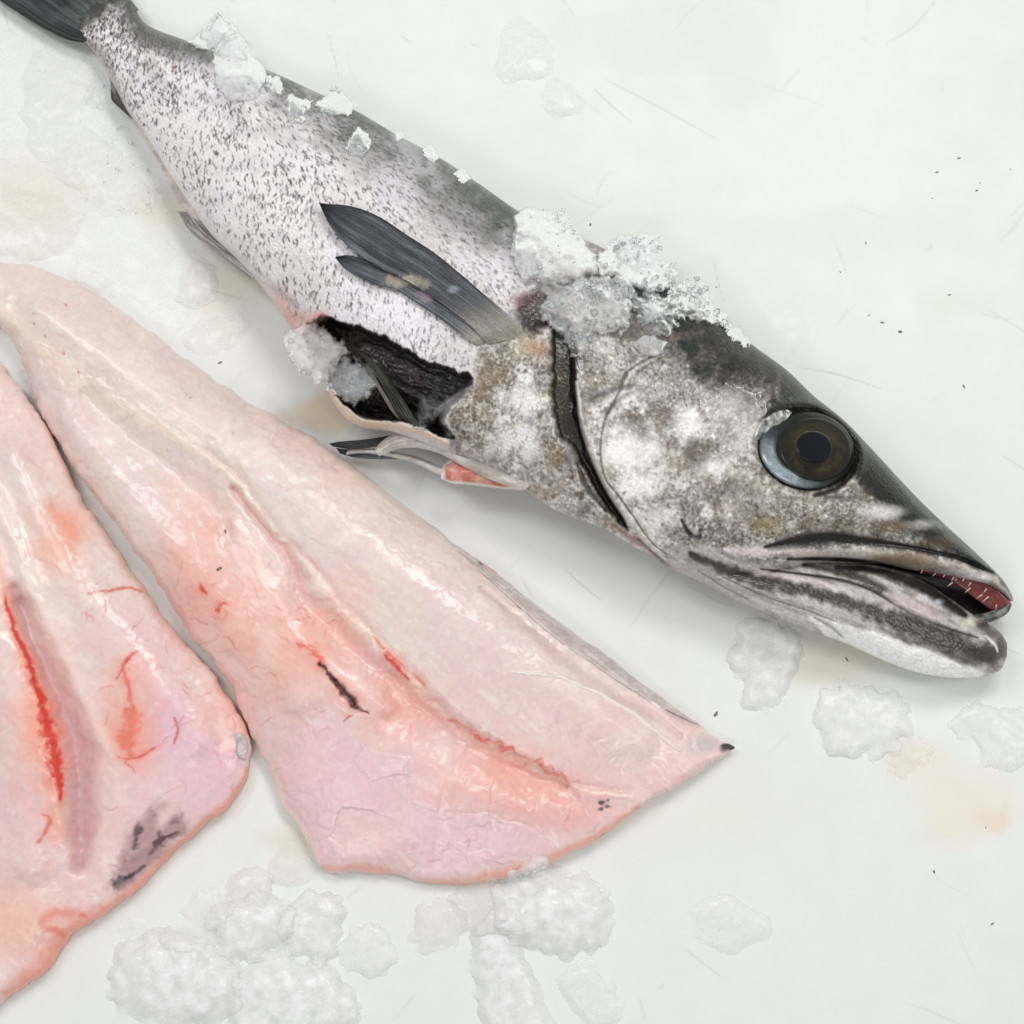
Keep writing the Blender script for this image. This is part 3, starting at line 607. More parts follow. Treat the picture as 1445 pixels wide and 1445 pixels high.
def meat_col(u, v, px, py):
    m = sstep(.4, .6, fbm(px, py, 16, 83, 4))[..., None]; c = s2l((206,120,104)) * (1 - m) + s2l((226,168,150)) * m
    d = sstep(.55, .8, fbm(px, py, 22, 84, 3))[..., None]; c = c * (1 - d) + s2l((140,52,52)) * d
    e = (1 - sstep(.05, .16, np.minimum(np.minimum(v, 1 - v), np.minimum(u, 1 - u) * 1.5)))[..., None]; return c * (1 - e) + s2l((238,230,224)) * e
meat = [(738,684,735,681),(715,690,708,664),(690,687,684,656),(660,684,655,647),(638,682,634,650),(622,676,622,662)]
sheet('throat_muscle', meat, lambda u, v, px, py: 72 + 14 * np.sin(v * math.pi) * np.abs(np.sin(u * math.pi)) ** .5, meat_col, M_flap, FISH, 90, 50, 3, 0, 1, 8)
# fins along the tail
tail = [(196,14,118,60),(180,-6,96,56),(165,-26,62,40),(150,-52,26,18),(132,-84,-14,-10),(110,-110,-50,-44)]
def tail_col(u, v, px, py):
    c = ray_col((26,30,32),(92,98,96),12,77,None,None)(u, v, px, py); m = (1 - sstep(.1, .55, v))[..., None] * .75; c = c * (1 - m) + s2l((120,124,112)) * m
    e = sstep(.86, .96, v)[..., None] * .8; return c * (1 - e) + s2l((26,30,30)) * e
sheet('tail_fin', tail, lambda u, v, px, py: 30 - 14 * u + 3 * np.sin(v * 9), tail_col, M_fin, FISH, 110, 90, 3, 2.2, 14)
anal1 = [(150,96,158,96),(156,120,170,128),(158,142,182,150),(168,152,184,158),(186,168,190,166)]
sheet('anal_fin', anal1, lambda u, v, px, py: 30 + 4 * v, ray_col((52,48,48),(120,110,108),4,79), M_fin, FISH, 50, 20, 2, 1.2, 4)
anal2 = [(186,168,196,168),(200,192,216,196),(222,226,236,232),(240,262,256,262),(256,290,272,290),(276,312,290,312)]
sheet('anal_fin', anal2, lambda u, v, px, py: 34 + 18 * u + 10 * v, flat_col((226,208,202),(196,184,180),85), M_flap, FISH, 90, 18, 2, 1, 5, 4)
anal3 = [(250,298,276,300),(268,326,300,326),(300,352,330,352),(326,372,352,372),(352,392,372,392)]
sheet('anal_fin', anal3, lambda u, v, px, py: 40 + 20 * u + 14 * v, ray_col((120,112,110),(214,206,202),9,86), M_flap, FISH, 90, 22, 2, 1.4, 5, 4)
# mouth
mouth = [(1110,784,1112,800),(1170,784,1176,806),(1235,786,1240,812),(1290,796,1292,830),(1335,804,1336,856),(1365,810,1362,876),(1392,818,1386,879),(1412,830,1404,874),(1424,844,1420,862)]
sheet('mouth_shade_filler', mouth, lambda u, v, px, py: 44 - 14 * np.sin(v * math.pi), lambda u, v, px, py: np.ones(u.shape + (3,)) * s2l((16,13,16)), M_mouth, FISH, 80, 24, 3)  # dark sheet between the jaws, its colour imitates the shaded mouth interior
gum = [(1296,802,1298,808),(1328,806,1330,815),(1358,812,1356,830),(1386,820,1378,846),(1406,830,1398,860),(1419,842,1414,864),(1426,850,1422,862)]
sheet('gum', gum, lambda u, v, px, py: 62 - 4 * u - 9 * v, lambda u, v, px, py: np.ones(u.shape + (3,)) * s2l((170,66,72)), M_gum, FISH, 60, 20, 3, 0, 1, 7)
farlip = [(1366,868,1372,878),(1384,866,1390,879),(1402,861,1408,874),(1416,854,1423,864),(1424,848,1428,853)]
sheet('far_lip', farlip, lambda u, v, px, py: 52 + 3 * np.sin(v * 3), flat_col((58,58,54), (120,118,110), 91, 10), M_flap, FISH, 40, 16, 3)
def cone(p0, p1, r, name, mat, parent, n=8):
    p0, p1 = np.array(p0), np.array(p1); ax_ = p1 - p0; ax_ = ax_ / np.linalg.norm(ax_); e1 = np.cross(ax_, [0, 0, 1]); e1 /= np.linalg.norm(e1) + 1e-9; e2 = np.cross(ax_, e1)
    Vc = [p0 + r * (math.cos(a) * e1 + math.sin(a) * e2) for a in np.linspace(0, 2 * math.pi, n, endpoint=False)]
    Vc += [(p0 + p1) / 2 + .62 * r * (math.cos(a) * e1 + math.sin(a) * e2) + 0 for a in np.linspace(0, 2 * math.pi, n, endpoint=False)] + [p1]
    Fc = [(i, (i + 1) % n, n + (i + 1) % n) for i in range(n)] + [(i, n + (i + 1) % n, n + i) for i in range(n)] + [(n + i, n + (i + 1) % n, 2 * n) for i in range(n)]
    return link(make_mesh(name, np.array(Vc), np.array(Fc)), name, mat, parent)
for (x, y, dx, dy) in [(1302,805,-4,5),(1320,809,-5,5),(1333,811,-3,5),(1344,822,-9,7),(1346,814,-4,7),(1369,830,-9,8),(1370,822,-5,7),(1386,839,-10,7),(1395,842,-11,9),(1406,853,-1,8),(1360,817,-3,5),(1392,831,-5,7)]:
    a = place(x, y, 70.); bq = place(x + dx, y + dy, 70.); cone(a, bq, 1.2 * S, 'tooth', M_tooth, FISH)
# eye: eyeball dome with pale ring, olive iris, pupil
def dome(name, cx, cy, rx, ry, rot, z0, hz, colf, mat, parent, n=72, m=26, rim=1.0):
    rr2, aa = np.meshgrid(np.linspace(0.002, 1, m), np.linspace(0, 2 * math.pi, n, endpoint=False), indexing='ij')
    ex, ey = rx * rr2 * np.cos(aa), ry * rr2 * np.sin(aa); px = cx + ex * math.cos(rot) - ey * math.sin(rot); py = cy + ex * math.sin(rot) + ey * math.cos(rot)
    zpl = _pl[0] * (px - 1139) + _pl[1] * (py - 635); z = z0 + zpl + hz * np.sqrt(np.clip(1 - rr2 ** 2 * .96, 0, 1)); Vt = place(px, py, z)
    low = place(px[-1], py[-1], z0 + zpl[-1] - 14.); Vt = np.concatenate([Vt.reshape(-1, 3), low]); col = colf(rr2, aa, px, py).reshape(-1, 3); col = np.concatenate([col, col[-n:]])
    Fd = grid_faces(m + 1, n, True)
    return link(make_mesh(name, Vt, Fd[:, ::-1], col), name, mat, parent)
_ea = np.linspace(0, 2 * math.pi, 36, endpoint=False); _ex, _ey = 1139 + 78 * np.cos(_ea), 635 + 66 * np.sin(_ea); _ez = sample(ZFISH, _ex, _ey); _ok = _ez > 40
_pl, *_ = np.linalg.lstsq(np.column_stack([_ex - 1139, _ey - 635, np.ones(36)])[_ok], _ez[_ok], rcond=None)
zE = float(_pl[2]) - 6
def ball_col(r, a, px, py):
    nz = fbm(px, py, 18, 601, 4); c = np.ones(r.shape + (3,)) * s2l((26,29,26))
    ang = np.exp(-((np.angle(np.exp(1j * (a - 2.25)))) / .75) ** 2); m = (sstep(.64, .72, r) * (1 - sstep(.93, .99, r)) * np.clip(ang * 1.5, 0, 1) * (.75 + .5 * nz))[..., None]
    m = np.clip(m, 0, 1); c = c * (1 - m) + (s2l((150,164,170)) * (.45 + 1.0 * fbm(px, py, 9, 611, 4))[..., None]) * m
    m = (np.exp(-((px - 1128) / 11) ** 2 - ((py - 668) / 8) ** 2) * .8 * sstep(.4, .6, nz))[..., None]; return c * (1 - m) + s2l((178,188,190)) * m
EB = dome('eyeball', 1139, 635, 69, 55, .22, zE - 6, 15, ball_col, M_iris, FISH)
def iris_col(r, a, px, py):
    nz = fbm(px, py, 14, 605, 5); m = sstep(.4, .65, nz)[..., None]; c = s2l((24,20,13)) * (1 - m) + s2l((58,48,26)) * m
    up = sstep(20, -35, py - 634)[..., None] * .5; c = c * (1 - up) + s2l((54,58,32)) * up
    e = sstep(.66, .98, r + .25 * (nz - .5))[..., None] * .95; return c * (1 - e) + s2l((24,26,22)) * e
dome('iris', 1151, 634, 51, 44, .25, zE + 5.5, 6, iris_col, M_iris, EB)
PR = dome('pupil_rim', 1149, 631, 26.8, 22.8, .3, zE + 10.2, 2.0, lambda r, a, px, py: np.ones(r.shape + (3,)) * s2l((120,112,86)), M_pupil_rim, EB, 48, 8)
dome('pupil', 1149, 631, 26, 22, .3, zE + 10.9, 1.8, lambda r, a, px, py: np.zeros(r.shape + (3,)), M_pupil, EB, 48, 10)

# ------------------------------------------------------------------ fillets
lp = Paint((229, 214, 207)); L_ = lp
fsl2 = win(-320, 330, 1060, 1480); qx, qy = grid(fsl2); m120 = fbm(qx, qy, 130, 701, 4); m40 = fbm(qx, qy, 40, 702, 4); m12 = fbm(qx, qy, 13, 703, 4)
L_.mix(fsl2, .8 * sstep(760, 1050, qy + (m120 - .5) * 160 - .12 * qx), (232, 198, 198)); L_.mix(fsl2, .35 * sstep(.5, .7, m120), (236, 204, 196)); L_.mix(fsl2, .3 * sstep(.5, .68, m40), (238, 222, 212))
L_.mix(fsl2, .22 * sstep(.55, .7, m12), (240, 226, 220)); L_.mix(fsl2, .25 * sstep(.55, .72, fbm(qx, qy, 90, 705, 4)), (226, 196, 206))
# muscle fibres running across and along
al = qx * .78 + qy * .62; ac = -qx * .62 + qy * .78
fib = fbm(al * .12, ac * 1.0, 9, 707, 4); L_.H[fsl2] += (fib - .5) * .8 + (m40 - .5) * 3.2 + (m12 - .5) * .35; L_.mix(fsl2, .16 * sstep(.5, .7, fib), (222, 190, 184))
r_ = np.random.default_rng(23)
seamA = [(-40,425),(20,452),(90,520),(150,570),(220,600),(287,640),(329,676),(374,737),(432,799),(479,857),(526,899),(568,944),(626,1012),(700,1062),(800,1110),(880,1120)]
grB = [(330,690),(372,745),(410,790),(431,844),(484,897),(547,955),(615,1012),(668,1049),(721,1081),(800,1112)]
L_.line(seamA, [8,10,12,10,7,5,5,6,7,7,7,7,6,5,5,3], (238,222,204), .6, .95, h=3.2, hsoft=2.2, rag=.8)
L_.line([(x + 6, y - 5) for x, y in seamA[5:]], [2,2.4,2.6,3,3,3,3,3,3,2,2], (218,178,168), .45, .95, h=-4, hsoft=2.6, rag=.8)
L_.line(grB, [3,4,7,10,12,12,10,8,7,3], (220,164,158), .7, .95, h=-12, hsoft=1.7, rag=.5)
L_.line([(330,740),(380,820),(440,905),(500,960),(550,1000)], [10,22,26,26,12], (238,214,206), .45, .9, h=11, hsoft=1.2)
L_.line([(552,985),(560,1000),(548,1012)], [5,8,6], (218,168,162), .5, .95, h=-5, hsoft=1.8)
L_.line([(250,780),(300,850),(350,930),(400,1000)], [20,26,26,14], (234,190,180), .45, .9)
for a in [(500,1120,70,(232,198,206),.7,60),(650,1180,90,(232,200,208),.7,50),(440,1060,50,(234,196,200),.6,70),(760,1150,60,(226,186,186),.5,40),(230,1040,60,(230,192,208),.75,80),(200,890,60,(232,194,200),.6,60),(290,1080,44,(232,198,212),.7,60)]:
    L_.blob(a[0], a[1], a[2], a[3], a[4], a[5], .8, int(a[0]))
# flake boundaries
for k in range(26):
    t_ = k / 25; x = 330 + 560 * t_; y = 640 + 440 * t_
    L_.line([(x, y), (x + 40 + 14 * r_.random(), y - 22 + 12 * r_.random()), (x + 86 + 30 * r_.random(), y - 8 + 16 * r_.random())], [.6, 1.2, .5], (240,230,226), .3, .9, h=-.25)
for k in range(70):
    x = r_.uniform(420, 880); y = r_.uniform(1020, 1230); an = r_.uniform(-.5, 1.2); L = r_.uniform(12, 46)
    L_.line([(x, y), (x + L * .5 * math.cos(an), y + L * .5 * math.sin(an) + r_.normal(0, 4)), (x + L * math.cos(an + .3), y + L * math.sin(an + .3))], [.5, 1.1, .5], (242,226,228) if k % 3 else (206,150,160), .25, .9, h=-.3)
w1, w2, wid, wpl = worley(qx + 14 * (m40 - .5), qy + 14 * (m40 - .5), 58, 711)
zone = sstep(0, 30, poly_sd(fsl2, [(370,1050),(470,1040),(560,1040),(700,1090),(830,1130),(840,1200),(560,1250),(440,1220)]))
L_.H[fsl2] += zone * ((wpl - .5) * 3 - .7 * (1 - sstep(0, .2, w2))); L_.mix(fsl2, zone * .15 * (1 - sstep(0, .10, w2)), (240,226,226)); L_.mix(fsl2, zone * .3 * (wid > .6), (236,206,214))
# long muscle bands
L_.line([(60,440),(180,520),(330,620),(480,730),(640,860),(780,965),(900,1045)], [20,34,44,50,54,46,24], None, h=17, hsoft=1.15)
L_.line([(120,560),(220,650),(320,735),(400,830),(480,915),(560,985),(680,1070),(800,1120)], [10,14,18,20,22,22,20,12], None, h=-11, hsoft=1.3)
L_.line([(100,600),(180,710),(270,810),(350,900),(430,985)], [18,30,36,38,24], None, h=11, hsoft=1.2)
L_.line([(560,1060),(640,1110),(740,1150)], [20,26,18], None, h=6, hsoft=1.2)
L_.line([(20,640),(80,760),(150,870),(220,960),(280,1040)], [18,28,36,36,24], None, h=13, hsoft=1.2); L_.line([(-60,760),(-20,880),(20,1000),(40,1120),(40,1220)], [20,30,34,36,26], None, h=13, hsoft=1.2)
L_.line([(30,850),(66,930),(98,1010),(116,1090),(114,1180)], [9,14,18,18,12], None, h=-12, hsoft=1.3)
# skin side showing along the upper edge
L_.line([(600,735),(680,795),(740,840),(800,885),(850,920),(920,975),(985,1020)], [2,6,8,10,12,12,6], (196,180,176), .7, .8); L_.line([(655,775),(690,800),(720,822)], [2,5,2], (214,150,142), .7, .8); L_.blob(678,794,6,(50,40,40),.9,3,.4,3)
L_.line([(680,830),(740,880),(800,930),(880,985),(960,1035)], [4,8,9,8,4], (214,190,186), .6, .9, h=-5); L_.line([(700,820),(770,865),(850,935),(930,1000)], [1.5,2,2,1.5], (244,238,236), .7, .8, h=3)
L_.line([(720,950),(790,955),(860,985),(930,1035),(960,1060)], [1,1.8,2,2,1], (244,238,234), .7, .8, h=3); L_.line([(800,955),(850,985),(900,1030)], [1,1,1], (226,200,196), .5, .8)
L_.blob(900, 1050, 70, (236,222,212), .6, 40, .8, 51); L_.blob(990,1050,22,(196,192,190),.8,14,.4,52); L_.blob(1025,1054,9,(46,44,44),.97,7,.2,53)
for a in [(300,830,70,(236,176,160),.7,90),(380,900,60,(238,180,164),.65,80),(450,930,60,(238,172,156),.6,60),(560,1000,60,(236,176,162),.6,50),(680,1090,80,(236,172,156),.6,50),(780,1130,60,(234,172,156),.55,40),(270,740,50,(236,190,174),.5,70),(90,760,46,(240,168,142),.6,60),(180,1010,50,(238,166,140),.6,80),(60,1010,40,(240,166,138),.6,120),(40,1300,80,(238,186,162),.6,50),(330,1010,40,(236,184,172),.5,60),(480,870,40,(238,186,172),.5,60)]:
    L_.blob(a[0], a[1], a[2], a[3], a[4], a[5], .55, int(a[0] + 3), .8)
L_.mix(fsl2, .2 * sstep(.52, .76, fbm(qx * .6 + qy * .4, qy - qx * .7, 34, 717, 5)), (246, 236, 228))
# blood
def blood(pts, wd, col=(206,62,48), op=.85, halo=True, rag=.6, seed=9):
    pts = np.asarray(pts, float); wd = np.asarray(wd, float) * np.ones(len(pts)); c = curve(np.column_stack([pts, wd]), 5); p, ww = c[:, :2], np.maximum(c[:, 2], .4)
    sl = bbox(p, ww.max() * 5 + 8); nd = line_nd(sl, p, ww); x, y = grid(sl); f = fbm(x, y, 7, seed * 3 + 1, 4) - .5; f2 = fbm(x, y, 22, seed + 40, 4) - .5
    if halo: L_.mix(sl, op * .5 * (1 - sstep(.3, 4.2, nd + 5 * f2 + 2 * f)), (238,142,118))
    L_.mix(sl, op * (1 - sstep(.35, 1.5, nd + 2.2 * f + .6 * f2)), col)
def blood_old(pts, wd, col=(206,62,48), op=.85, halo=True, rag=.6, seed=9):
    if halo: L_.line(pts, np.asarray(wd, float) * 3.2, (238,150,126), op * .45, .95, rag=.7, seed=seed)
    L_.line(pts, wd, col, op, .7, rag=rag, seed=seed)
blood([(285,824),(286,832),(290,838)], [2,4,2]); blood([(304,862),(312,856),(318,852)], [2,5,2.5]); blood([(545,925),(556,934),(566,946),(576,960)], [3,5,3,1.5], (210,50,40))
blood([(420,910),(440,918),(458,936)], [3,5,3], (226,96,74), .7); blood([(452,938),(462,948),(474,962),(488,980),(500,992),(520,1007)], [3,3,4,6,6,1], (66,20,22), .97, True, .5); L_.line([(474,962),(488,980),(500,992)], [3,6,5], None, h=-7)
L_.line([(500,1010),(490,1012),(482,1018)], [1,1.6,.7], (200,60,50), .8)
for s_ in range(26):
    t_ = r_.random(); i = 620 + 170 * t_; y = 1008 + (i - 620) * .52; blood([(i, y), (i + r_.uniform(4, 14), y + r_.uniform(-3, 10)), (i + r_.uniform(10, 24), y + r_.uniform(4, 16))], [.5, r_.uniform(.8, 2), .5], (216,96,82), .55, True, .4, s_)
for s_ in range(14):
    i = r_.uniform(500, 600); y = 880 + (i - 500) * .95 - 8; blood([(i, y), (i + 6, y + 8), (i + 12, y + 14)], [.5, 1.4, .5], (222,110,94), .5, True, .4, s_)
for bx_, by_, br_ in [(848,1131,5),(855,1136,5.5),(847,1141,3.5),(857,1129,3)]: L_.blob(bx_, by_, br_, (58,52,74), .9, br_ * .8, 1.0, int(bx_))
for s_ in range(70):                                                       # fine veins
    if s_ % 2: x, y, a0 = r_.uniform(250, 480), r_.uniform(800, 1090), r_.uniform(-.7, .5)
    else: x, y, a0 = r_.uniform(110, 330), r_.uniform(800, 1150), r_.uniform(-1.4, .6)
    pts = [(x, y)]
    for q in range(4): a0 += r_.normal(0, .5); pts.append((pts[-1][0] + 7 * math.cos(a0), pts[-1][1] + 7 * math.sin(a0)))
    L_.line(pts, [.4, .8, .8, .6, .3], (206,92,90), r_.uniform(.2, .6), .8)
for s_ in range(14):
    x, y = r_.uniform(560, 850), r_.uniform(1130, 1230); a0 = r_.uniform(-.6, .8); pts = [(x, y)]
    for q in range(3): a0 += r_.normal(0, .6); pts.append((pts[-1][0] + 7 * math.cos(a0), pts[-1][1] + 7 * math.sin(a0)))
    L_.line(pts, [.5, 1.1, .9, .4], (190,116,120), r_.uniform(.2, .5), .9)
for a in [[(120,838),(150,834),(178,830),(200,833)], [(163,958),(172,945),(182,930),(194,920)], [(168,1065),(195,1070),(220,1055)], [(180,1075),(192,1090)], [(247,1015),(252,1032),(248,1048)]]:
    blood(a, [.8] + [1.7] * (len(a) - 2) + [.6], (198,52,54), .8)
# left fillet: blood line with mauve trough
L_.line([(20,830),(55,920),(90,1000),(112,1070),(116,1150),(112,1220)], [8,12,16,18,17,10], (196,150,152), .75, .9, h=-14, hsoft=1.3)
L_.line([(-10,780),(10,850),(40,950),(66,1040),(78,1110),(80,1180)], [10,10,12,16,14,10], (238,176,150), .65, .95)
blood([(6,838),(14,870),(30,912),(44,950),(56,985),(66,1020),(74,1060),(80,1095),(86,1130)], [1.5,3,4,4,6,9,12,9,3], (214,40,30), .9, True, .8, 5); blood([(62,1150),(72,1160),(57,1188)], [1,2,2], (210,70,50), .6)
blood([(172,940),(180,970),(186,1000)], [2,4,3], (226,92,66), .6); blood([(178,1000),(186,1020),(180,1045),(184,1065)], [5,10,10,6], (228,104,72), .65, True, .9); blood([(72,715),(90,740),(104,756)], [5,9,4], (240,168,138), .5, True, .9)
L_.line([(-40,640),(20,760),(60,880),(110,980),(150,1060)], [10,12,14,14,10], (240,222,214), .45, .95, h=5)
sl, sd = L_.poly([(150,1250),(168,1210),(182,1170),(205,1150),(222,1128),(232,1140),(228,1165),(258,1150),(262,1170),(235,1200),(200,1232),(165,1262)], None, 0)
gx2, gy2 = grid(sl); L_.mix(sl, .7 * sstep(-14, 8, sd + 26 * (fbm(gx2, gy2, 18, 801, 4) - .55)), (158,118,122)); L_.mix(sl, .9 * sstep(-8, 12, sd) * sstep(.52, .66, fbm(gx2, gy2, 12, 803, 4)), (92,66,72))
L_.line([(160,1252),(185,1236),(205,1222)], [1.5,3,1.5], (60,44,48), .8, .8, rag=.7); L_.poly([(334,1040),(346,1045),(350,1060),(342,1070),(336,1058)], (150,146,146), .7, 2, rag=2)
# orange rims
L_.line([(352,1085),(325,1130),(280,1172),(240,1207),(200,1250),(160,1282),(100,1318),(60,1368),(20,1402)], [4,7,6,6,9,13,16,18,14], (234,152,128), .75, .8, rag=.5); L_.line([(120,1290),(80,1290),(60,1300),(90,1320)], [5,8,6,4], (222,110,84), .55, .95, rag=.6)
L_.line([(455,1224),(500,1226),(540,1232),(570,1248),(640,1244),(720,1232),(790,1206),(850,1176),(900,1140)], [3,5,8,9,7,7,6,6,4], (236,178,158), .8, .8, rag=.4); L_.line([(352,1040),(385,1092),(402,1134),(432,1182),(450,1222)], [4,5,4,4,4], (242,222,212), .7, .8)
L_.line([(60,590),(120,710),(210,840),(300,950),(352,1040)], [3,4,4,4,3], (226,176,156), .6, .9)
for x, y in [(92,430),(90,500),(48,444),(112,525),(64,475)]: L_.blob(x, y, 2.4, (196,110,104), .8)
for x, y in [(262,553),(270,560),(188,588),(330,612),(50,458)]: L_.blob(x, y, 2.2, (150,140,136), .7)
for k in range(60):
    x = r_.uniform(20, 900); y = 480 + x * .6 + r_.uniform(-60, 120); an = .65 + r_.normal(0, .5); L = r_.uniform(6, 30)
    L_.line([(x, y), (x + L * math.cos(an), y + L * math.sin(an))], [1.2, .6], (244,236,232), .3, .9, smooth=False, h=.5)
L_.C[fsl2] = np.clip(L_.C[fsl2] * np.array([1.07, 1.05, 1.05], np.float32), 0, .95)
def prof_fillet(v, u): return np.clip(1 - np.abs(v) ** 3.2, 0, 1) ** .55
R = [(-200,330,-190,390,22,12),(-100,345,-100,424,32,14),(0,370,0,462,40,16),(60,380,30,510,44,17),(130,410,48,560,46,18),(200,460,80,620,48,18),(330,555,130,695,50,19),(460,630,200,790,52,20),(600,735,265,890,54,20),
 (680,795,320,960,54,20),(740,840,352,1035,52,19),(800,885,383,1090,48,18),(850,920,400,1135,44,17),(900,960,432,1185,38,16),(940,990,455,1226,34,15),(972,1012,540,1233,30,14),(987,1022,640,1247,28,13),(1000,1034,740,1233,26,13),
 (1012,1042,830,1192,24,12),(1024,1048,905,1140,20,12),(1031,1053,975,1096,14,11),(1033,1057,1026,1064,6,10)]
def ragged(st_, nu_extra=0): return np.array(st_, float)
RF = empty('fish_fillet', (0, 0, 0), 'long pink skinned fillet nearest the whole fish, ending in a dark tip', 'fillet', 'raw fish fillets')
V, F, caps, C = body_sweep(ragged(R), 800, 300, 10, lp, prof_fillet, 1.0, .95, .05, True)
# uneven cut edge
def rag_edge(V, amp, seed): 
    x, y = V[:, 0] / S, V[:, 1] / S
    V[:, 0] += (fbm(x, y, 22, seed, 3) - .5) * amp * S; V[:, 1] += (fbm(x + 500, y, 22, seed + 1, 3) - .5) * amp * S; return V
link(make_mesh('flesh', rag_edge(V, 9, 41), tri_quads(F, caps), C), 'flesh', M_flesh, RF)
ZF = ZMAP.copy()
def on_flesh(lift): return lambda u, v, px, py: np.maximum(sample(ZF, px, py), 9) + lift
sheet('skin_edge', [(648,778,647,779),(700,812,692,819),(740,842,728,852),(800,887,786,902),(850,922,838,938),(920,975,911,986),(984,1021,983,1022)], on_flesh(.6), flat_col((204,186,180), (224,206,200), 93, 14), M_flap, RF, 120, 14, 1.2, .5, 3, 2)
sheet('fin_stub', [(1014,1050,1016,1060),(1022,1049,1024,1060),(1030,1050,1031,1059),(1037,1054,1037,1056)], lambda u, v, px, py: 15 - 3 * u + 4 * np.sin(v * math.pi), flat_col((38,36,36), (74,72,72), 94, 6), M_fin, RF, 24, 12, 2.5)
Lf = [(-170,420,-260,470,16,12),(-90,440,-250,540,26,14),(-20,492,-245,630,34,15),(25,545,-245,700,40,17),(60,592,-248,770,44,18),(118,708,-255,860,48,19),(168,780,-262,930,50,19),(212,842,-268,1000,50,19),(256,902,-270,1060,48,18),(302,952,-272,1110,46,18),
 (334,1003,-275,1150,42,17),(356,1052,-278,1190,38,16),(350,1086,-280,1215,36,16),(326,1131,-282,1245,34,15),(282,1172,-284,1272,32,15),(240,1208,-285,1300,30,14),(200,1250,-288,1326,28,14),(158,1283,-290,1350,28,14),(104,1318,-290,1400,28,14),(62,1368,-285,1450,26,14),(10,1408,-270,1490,24,13),(-60,1462,-240,1530,18,12),(-130,1515,-180,1555,8,9)]
LF = empty('fish_fillet', (0, 0, 0), 'pink fillet with long red blood line, cut off by the left edge', 'fillet', 'raw fish fillets')
V, F, caps, C = body_sweep(ragged(Lf), 620, 330, 10, lp, prof_fillet, 1.0, .95, .05, True)
link(make_mesh('flesh', rag_edge(V, 9, 44), tri_quads(F, caps), C), 'flesh', M_flesh, LF)
ZF = ZMAP.copy()
sheet('membrane', [(330,1036,342,1034),(334,1048,349,1046),(334,1060,350,1060),(338,1070,346,1072)], on_flesh(.5), flat_col((186,172,172), (214,200,198), 95, 7), M_flap, LF, 24, 12, .8)

